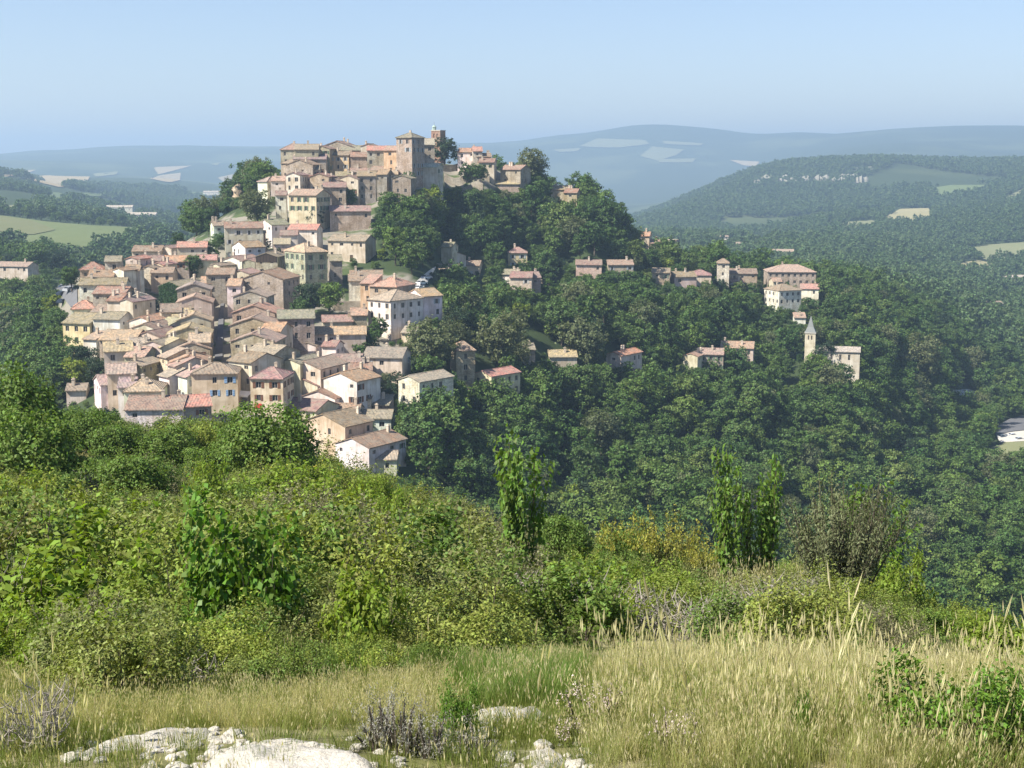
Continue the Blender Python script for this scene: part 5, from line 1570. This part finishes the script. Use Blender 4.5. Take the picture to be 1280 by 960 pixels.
for q, rec in enumerate(NEAR.strip().split('\n')):
    dat, _, lab = rec.partition('|'); px, Y, w, hp, k = dat.split(); px, Y, w, hp = map(float, (px, Y, w, hp))
    X, z = near_xy(px, Y); R, Ht = SK[k][2:4]; m = Y * CP / FPX
    place_shrub(k, X, Y, z - .02, w * m / (2 * R) / 1.08, q * 1.3, lab.strip(), None, {'s': 'sapling', 't': 'small_tree', 'h': 'herb', 'p': 'flowering_herb'}.get(k[0], 'shrub') if k[:5] != 'scrub' else 'shrub', hp * m / Ht / .98, 'tree' if k[0] == 't' else 'sapling' if k[:3] == 'sap' else 'herb' if k[0] in 'hp' else 'shrub')
    near_taken.append((X, Y, w * m * .42)); _g = project(X, Y, z)[1]; near_box.append((px - w * .42, px + w * .42, _g - hp * .42, Y))
near_taken = np.array(near_taken)
LIMX = [-300, 0, 100, 200, 330, 450, 560, 600, 720, 780, 850, 950, 1050, 1200, 1280, 1600]
LIMY = [840, 845, 868, 878, 872, 866, 850, 822, 818, 800, 800, 820, 814, 818, 838, 850]
OPEN = [[(75, 570), (120, 566), (125, 595), (80, 600)], [(420, 690), (530, 680), (540, 722), (430, 730)], [(880, 735), (960, 725), (975, 770), (900, 800)], [(985, 715), (1130, 722), (1120, 745), (1000, 742)], [(300, 690), (352, 690), (345, 720), (300, 716)]]
def near_cands(y0, y1, sp, seed):
    p, rg = wood_points(y0, y1, sp, seed, .42); z = H(p[:, 0], p[:, 1]); a, b = project(p[:, 0], p[:, 1], z)
    D = np.interp(p[:, 0] / p[:, 1], EDGE_U, EDGE_D)
    k = (np.abs(p[:, 0]) < .375 * p[:, 1] + 2.6) & (b < np.interp(a, LIMX, LIMY)) & (p[:, 1] < D + 7)
    return p[k], z[k], a[k], b[k], D[k], rg
shr = []
for y0, y1, sp, seed in ((5.2, 9, .36, 30), (9, 16, .74, 31), (16, 32, 1.05, 32), (32, 90, 1.4, 33)):
    p, z, a, b, D, rg = near_cands(y0, y1, sp, seed)
    for i in range(len(p)):
        X, Y = p[i]
        if any(inpoly(a[i], b[i], o) for o in OPEN) and rg.uniform() < .9: continue
        n1 = noise2(X / 4.5, Y / 6, 41); n2 = noise2(X / 2.2, Y / 3, 42); n3 = noise2(X / 7, Y / 9, 43)
        far = Y > 22
        if n1 > .42: k = 'bright%d' % rg.randint(2)
        elif n1 < -.60: k = 'dead%d' % rg.randint(2)
        elif n1 < -.28: k = 'grey%d' % rg.randint(2)
        elif n2 > .5: k = 'fine%d' % rg.randint(2)
        elif n2 < -.62: k = 'wild0'
        else: k = 'scrub%d' % rg.randint(4)
        if rg.uniform() < .22: k = ['scrub0', 'scrub2', 'fine0', 'bright0', 'dead0', 'scrub1', 'dark0', 'dark0', 'grey0'][rg.randint(9)]
        if Y > 40 and a[i] < 330 and rg.uniform() < .16: k = 'treelet%d' % rg.randint(2)
        s = (.42 + .85 * rg.uniform() ** 1.4) * (.46 if Y < 9 else .72 if Y < 16 else 1.05 if Y < 30 else 1.6) * (1 + .25 * n3)
        if k[:4] == 'tree': s *= .6
        if len(near_taken) and (np.hypot(near_taken[:, 0] - X, near_taken[:, 1] - Y) < near_taken[:, 2]).any(): continue
        R, Ht = SK[k][2:4]; m = FPX / Y
        low = np.interp(a[i], FG_PX, FG_PY) + rg.uniform(-3, 10)          # the brow's outline in the photograph
        for x0, x1, yy, yp in near_box:
            if Y < yp and a[i] + R * s * m * .7 > x0 and a[i] - R * s * m * .7 < x1: low = max(low, yy)
        s = min(s, max((b[i] - low) / (Ht * 1.12 * m), 0))
        if s < .16: continue
        shr.append([R * s * m * Ht * s * m, X, Y, z[i], k, s, a[i], b[i] - Ht * s * m * .5, R * s * m, Ht * s * m * .5])
cells = np.zeros((260, 340), bool)
shr.sort(key=lambda q: q[2])
for q in shr:
    a0, a1, b0, b1 = max(int((q[6] - q[8] + 40) / 4), 0), min(int((q[6] + q[8] + 40) / 4) + 1, 340), max(int((q[7] - q[9]) / 4), 0), min(int((q[7] + q[9]) / 4) + 1, 260)
    v = 0
    if a1 > a0 and b1 > b0: sub = cells[b0:b1, a0:a1]; v = int((~sub).sum()); sub[:] = True
    q[0] = v
shr.sort(key=lambda q: -q[0])
SLOOK = {'scrub': 'olive-green small-leaved shrub', 'fine': 'low fine-leaved shrub', 'grey': 'grey-olive feathery shrub', 'dark': 'deep green leafy shrub', 'bright': 'bright yellow-green shrub', 'dead': 'grey twiggy half-dead shrub', 'wild': 'shrub flecked with yellow flowers', 'treelet': 'rounded dark green bushy tree'}
NN = {'fig0': 'the dark fig-like shrub', 'fig1': 'the bright leafy shrub'}
_NM = []
for rec in NEAR.strip().split('\n'):
    dat, _, lab = rec.partition('|'); px, Y, w, hp, k = dat.split(); X, _z = near_xy(float(px), float(Y)); w_ = lab.split()
    cut = next((i for i, t in enumerate(w_) if i > 2 and t in ('in', 'at', 'on', 'of', 'with', 'behind', 'below', 'beside', 'before', 'next', 'standing', 'leaning', 'spreading', 'just', 'among', 'alone', 'over', 'under', 'by', 'away')), len(w_))
    _NM.append((X, float(Y), 'the ' + ' '.join(w_[:min(cut, 6)])))
def shrub_label(k, X, Y):
    look = SLOOK[k.rstrip('0123456789')]
    m = min(_NM, key=lambda q: (q[0] - X) ** 2 + (q[1] - Y) ** 2 * .5)
    rel = 'down the slope from' if Y > m[1] + 1.5 else 'up the slope from' if Y < m[1] - 1.5 else 'beside'
    return f'{look} {rel} {m[2]}'
for v, X, Y, z, k, s, *_ in shr[:260]:
    place_shrub(k, X, Y, z - .05, s, rgn.uniform(0, 6.28), shrub_label(k, X, Y), 'shrubs of the near slope')
kinds = sorted({q[4] for q in shr}); ssrc = []
for k in kinds:
    try: ssrc.append(first_with(SK[k][0]))
    except StopIteration: ssrc.append(ssrc[0])
rst = shr[260:]
scatter('scrub', [(q[1], q[2], q[3] - .05) for q in rst], [q[5] for q in rst], [kinds.index(q[4]) for q in rst], ssrc, 'tangled green scrub covering the near slope', 51, .12, cat='scrub')

# ---- grass
def tuft(seed, n, Ht, spread, width, mats, heads=0.0, headlen=.09, lean=.5):
    rg = np.random.RandomState(seed); V, F, mi = [], [], []
    for k in range(n):
        a = rg.uniform(0, 6.283); r = spread * math.sqrt(rg.uniform()); p = np.array([r * math.cos(a), r * math.sin(a), -.02])
        b = rg.uniform(0, 6.283); out = np.array([math.cos(b), math.sin(b), 0]); sd = np.array([-out[1], out[0], 0])
        h = Ht * rg.uniform(.5, 1.0); bend = lean * rg.uniform(.1, 1.0) * h; hasH = rg.uniform() < heads
        if hasH: h *= 1.25; bend *= .6
        prev = None; seg = 3
        for s in range(seg + 1):
            t = s / seg; c = p + np.array([0, 0, h * t * (1 - .18 * t * bend / h)]) + out * bend * t * t; wd = width * (1 - t * (.55 if hasH else .93)) * (.6 if hasH else 1)
            i = len(V); V += [c - sd * wd, c + sd * wd]
            if prev is not None: F.append((prev, prev + 1, i + 1, i)); mi.append(0)
            prev = i
        if hasH:
            d = (out * bend * .9 + np.array([0, 0, h])); d /= np.linalg.norm(d); L = headlen * rg.uniform(.7, 1.3); c = c - d * L * .2
            for ang in (0, 1.57):
                s2 = sd * math.cos(ang) + np.cross(d, sd) * math.sin(ang); i = len(V); wh = width * rg.uniform(1.3, 2.2) * (1.5 if heads == 1 else 1)
                V += [c, c + d * L * .45 + s2 * wh, c + d * L, c + d * L * .45 - s2 * wh]; F.append((i, i + 1, i + 2, i + 3)); mi.append(1)
    return mesh_np('blades', np.array(V), np.array(F), mats, mi)
GK = {'green0': tuft(1, 46, .13, .09, .0022, [M['grass'], M['seed']], .04, .03), 'green1': tuft(2, 46, .17, .09, .0022, [M['grass'], M['seed']], .10, .04), 'lush0': tuft(3, 60, .34, .11, .0030, [M['lush'], M['seed']], .02, .04, .35),
      'straw0': tuft(4, 50, .30, .10, .0020, [M['straw'], M['seed']], .28, .045, .7), 'straw1': tuft(5, 50, .36, .11, .0020, [M['straw'], M['seed']], .30, .05, .7), 'mixed0': tuft(6, 50, .26, .10, .0022, [M['grass'], M['seed']], .2, .045, .75), 'stalk0': tuft(7, 5, .62, .06, .0030, [M['straw'], M['seed']], 1.0, .13, .28), 'stalk1': tuft(8, 4, .52, .05, .0028, [M['grass'], M['seed']], 1.0, .12, .3)}
GN_ = list(GK); gsrc = []
def grass_root(k, px, Y, label):
    X, z = near_xy(px, Y); q = .5 if k[:5] == 'stalk' else .4 if k != 'lush0' else .55; o = obj('grass_tuft', GK[k], None, (X, Y, z), (0, 0, 0), (q, q, q)); tag(o, label, 'grass', 'tufts of the near grass'); gsrc.append(o)
for k, px, Y, l in (('green0', 620, 4.3, 'short green grass tuft on the path side'), ('green1', 330, 4.7, 'green grass tuft beside the white slab'), ('lush0', 640, 7.0, 'lush bright green grass tuft at the thicket edge'), ('straw0', 960, 6.0, 'straw-coloured seeding grass tuft in the dry stand'),
                    ('straw1', 860, 7.4, 'tall straw-coloured grass tuft leaning over the pink flowers'), ('mixed0', 420, 5.6, 'mixed green and straw grass tuft above the white slab'), ('stalk0', 1164, 4.2, 'cluster of tall pale feathery grass stalks before the dark-leaved shrub'), ('stalk1', 1100, 4.25, 'few green stalks with pale plumes beside the feathery cluster')):
    grass_root(k, px, Y, l)
gp, gs, gi = [], [], []
def grow(n, y0, y1, fn, seed):
    rg = np.random.RandomState(seed); Y = np.exp(rg.uniform(math.log(y0), math.log(y1), n)) if y1 / y0 > 2 else rg.uniform(y0, y1, n)
    X = rg.uniform(-1, 1, n) * (.37 * Y + 2.2); z = H(X, Y); a, b = project(X, Y, z)
    for x, y, zz_, pa, pb, u in zip(X, Y, z, a, b, rg.uniform(size=n)):
        r = fn(pa, pb, x, y, u, rg)
        if r: gp.append((x, y, zz_)); gs.append(r[1]); gi.append(GN_.index(r[0]))
CHALK = [[(235, 985), (258, 950), (300, 938), (352, 935), (398, 941), (440, 946), (470, 958), (500, 985)], [(70, 948), (130, 931), (200, 921), (272, 914), (284, 920), (210, 932), (120, 946), (80, 956)], [(258, 916), (282, 916), (290, 975), (252, 975)], [(190, 930), (214, 930), (228, 975), (196, 975)], [(646, 944), (690, 934), (725, 946), (700, 975), (640, 975)], [(300, 930), (420, 930), (500, 934), (498, 938), (400, 938), (300, 936)], [(572, 890), (690, 892), (670, 904), (600, 904)]]
def on_chalk(a, b): return any(inpoly(a, b, c) for c in CHALK)
def fn_near(a, b, x, y, u, rg):
    if on_chalk(a, b): return None if u > .04 else ('green0', .6)
    if b < np.interp(a, LIMX, LIMY) - 12: return None
    n = noise2(x / .5, y / .5, 61); n2 = noise2(x / 1.4, y / 1.4, 62)
    if a > 730 and b < 985:
        if b > 760 + max(0, (900 - a)) * .6 and a > 720 + max(0, (940 - b)) * .3:
            if u > .72 and n < .2: return None
            u = min(max(u * 1.35 + .42 * n2 + .12 * n, 0), .999)
            k = 'straw1' if u < .24 else 'straw0' if u < .46 else 'mixed0' if u < .74 else 'green1' if u < .99 else 'stalk1'
            return (k, rg.uniform(.22, .50) * (1 + .35 * noise2(x / .9, y / 1.1, 66)))
    if 565 + 30 * n2 < a < 715 + 30 * n and b < 890 + 12 * n and (n > -.55 or u < .3): return ('lush0', rg.uniform(.28, .58)) if u < .85 else ('straw0', .45)
    if a < 560 and b < 912:
        return (('straw0', rg.uniform(.15, .32)) if n2 > .1 else ('mixed0', rg.uniform(.18, .36))) if u < .8 else ('green1', .5)
    if n < .1 and u < .75: return None
    return (('green0' if u < .6 else 'green1' if u < .95 else 'mixed0'), rg.uniform(.3, .6))
grow(26000, 3.6, 11.5, fn_near, 71)
def fn_stalk(a, b, x, y, u, rg):
    if a > 830 and 925 < b < 1100 and (u < .4 or a > 1040): return ('stalk0' if u < .45 else 'stalk1', rg.uniform(.36, .66))
    if a < 130 and 930 < b < 1050 and u < .7: return ('stalk1', rg.uniform(.3, .5))
    if 620 < a < 830 and b > 915 and u < .12: return ('stalk1', rg.uniform(.4, .7))
grow(420, 3.75, 4.9, fn_stalk, 72)
def fn_slope(a, b, x, y, u, rg):
    if b > np.interp(a, LIMX, LIMY) or y > np.interp(x / y, EDGE_U, EDGE_D) + 4: return None
    op = any(inpoly(a, b, o) for o in OPEN)
    if op: return ('straw1', rg.uniform(.9, 1.5) * (1 if y < 30 else 1.6))
    return (['green1', 'lush0', 'green1', 'lush0', 'green1', 'mixed0'][int(u * 6)], rg.uniform(.6, 1.2) * (.8 if y < 14 else 1 if y < 30 else 1.5))
grow(4800, 6, 80, fn_slope, 73)
rgo = np.random.RandomState(75)
for o in OPEN:                                  # dry grass openings
    xs, ys = [q[0] for q in o], [q[1] for q in o]
    for k in range(160):
        pa, pb = rgo.uniform(min(xs), max(xs)), rgo.uniform(min(ys), max(ys))
        if inpoly(pa, pb, o):
            P = hit(pa, pb + 10, 0, 6, 110, 700)
            if P[1] < 7 or P[1] > np.interp(P[0] / P[1], EDGE_U, EDGE_D) + 3: continue
            gp.append(tuple(P)); gs.append(rgo.uniform(.9, 1.5) * (1 if P[1] < 30 else 1.7)); gi.append(3 + (k % 2))
scatter('grass', gp, gs, gi, gsrc, 'dry and green grass growing on the near slope', 52, .16, cat='grass')

# ---- chalk path and loose stones
def mat_chalk():
    t = NT('chalk_rock'); p = t.pos()
    c = t.mix(t.noise(p, 6, 6, 0.65), (0.36, 0.33, 0.27), (0.60, 0.57, 0.50))
    c = t.mix(t.math('MULTIPLY', t.ramp(t.noise(p, 22, 5, 0.7), [(0.5, (0, 0, 0)), (0.68, (1, 1, 1))]), .7), c, (0.36, 0.31, 0.22))
    t.color(c); t.bump(t.noise(p, 38, 6, 0.7), 0.8, 0.02); return t.mat
M['chalk'] = mat_chalk()
def chalk_patches():
    V, F = [], []
    for ci, poly in enumerate(CHALK):
        pts = np.array([_n3(q) for q in poly])
        x0, x1, y0, y1 = pts[:, 0].min() - .08, pts[:, 0].max() + .08, pts[:, 1].min() - .08, pts[:, 1].max() + .08
        nx, ny = int((x1 - x0) / .022) + 2, int((y1 - y0) / .03) + 2
        gx, gy = np.meshgrid(np.linspace(x0, x1, nx), np.linspace(y0, y1, ny), indexing='ij')
        zz_ = H(gx, gy)
        ins = np.zeros(gx.shape); offs = [(0, 0), (.05, 0), (-.05, 0), (0, .06), (0, -.06)]
        for ox, oy in offs: ins += inpoly(gx + ox, gy + oy, [tuple(q[:2]) for q in pts])
        ins /= len(offs)
        n = noise2(gx / .16, gy / .2, 81) * .5 + noise2(gx / .07, gy / .08, 82) * .3 + noise2(gx / .033, gy / .035, 83) * .2
        hgt = (ins - .5) * .07 + n * .030 - .008
        z2 = zz_ + hgt
        base = len(V); V += list(np.stack([gx, gy, z2], -1).reshape(-1, 3))
        keep_ = hgt > -.03
        for i in range(nx - 1):
            for j in range(ny - 1):
                if keep_[i, j] or keep_[i + 1, j] or keep_[i, j + 1] or keep_[i + 1, j + 1]:
                    a = base + i * ny + j; F.append((a, a + ny, a + ny + 1, a + 1))
    tag(obj('chalk_path', mesh_np('chalk_path', np.array(V), np.array(F), [M['chalk']], smooth_=True)), kind='structure')
def _n3(q): return hit(q[0], min(q[1], 1000), 0, 2.5, 40, 900)
chalk_patches()
def stone_mesh(seed):
    import bmesh
    rg = np.random.RandomState(seed); bm = bmesh.new(); bmesh.ops.create_icosphere(bm, subdivisions=2, radius=1)
    for v in bm.verts:
        v.co = Vector((v.co.x * 1.2, v.co.y, v.co.z * .55)) * (1 + .22 * math.sin(v.co.x * 3 + seed) * math.cos(v.co.y * 4 + seed * 2) + rg.uniform(-.08, .08))
    me = bpy.data.meshes.new('stone'); bm.to_mesh(me); bm.free(); me.materials.append(M['chalk']); return me
STM = [stone_mesh(s) for s in range(4)]
rgs = np.random.RandomState(91); ns = 0
for c in CHALK:
    xs, ys = [q[0] for q in c], [q[1] for q in c]
    for k in range(26):
        a, b = rgs.uniform(min(xs) - 12, max(xs) + 12), rgs.uniform(min(ys) - 5, min(max(ys), 962) + 4)
        P = hit(a, b, 0, 2.5, 40, 900); s = rgs.uniform(.007, .02) * (1.6 if k % 6 == 0 else 1)
        o = obj('stone', STM[k % 4], None, (P[0], P[1], P[2] + s * .25), (0, 0, rgs.uniform(0, 6.28)), (s, s, s))
        tag(o, 'small pale chalk stone lying on the path', 'stone', 'loose stones on the chalk path')
for k, (a, b, s) in enumerate(((912, 752, .22), (924, 744, .26), (934, 750, .2), (905, 762, .18))):
    P = hit(a, b, .1, 8, 60, 900); o = obj('stone', STM[k], None, (P[0], P[1], P[2]), (0, 0, k), (s, s, s * 1.4)); tag(o, 'white limestone boulder showing through the scrub', 'stone', 'white boulders in the scrub')
# ------------------------------------------------------------------ the hazy air
def haze():
    lo = float(_Zg.min()) - 1.5; hi = max(float(_Zg.max()), 30) + 30
    xm = float(np.abs(_Xg).max()) + 50
    mb = MB(); mb.box(-xm, xm, -60, 15650, lo, hi)
    m = bpy.data.materials.new('haze_air'); m.use_nodes = True; t = m.node_tree
    t.nodes.remove(t.nodes['Principled BSDF'])
    v = t.nodes.new('ShaderNodeVolumePrincipled')
    v.inputs['Color'].default_value = (0.55, 0.77, 1.0, 1); v.inputs['Density'].default_value = HAZE
    v.inputs['Anisotropy'].default_value = 0.2
    t.links.new(v.outputs[0], t.nodes['Material Output'].inputs['Volume'])
    tag(obj('haze', mb.mesh('haze', [m])), kind='stuff', label='thin blue summer haze filling the air over the valley', cat='haze')
HAZE = 0.00018
haze()
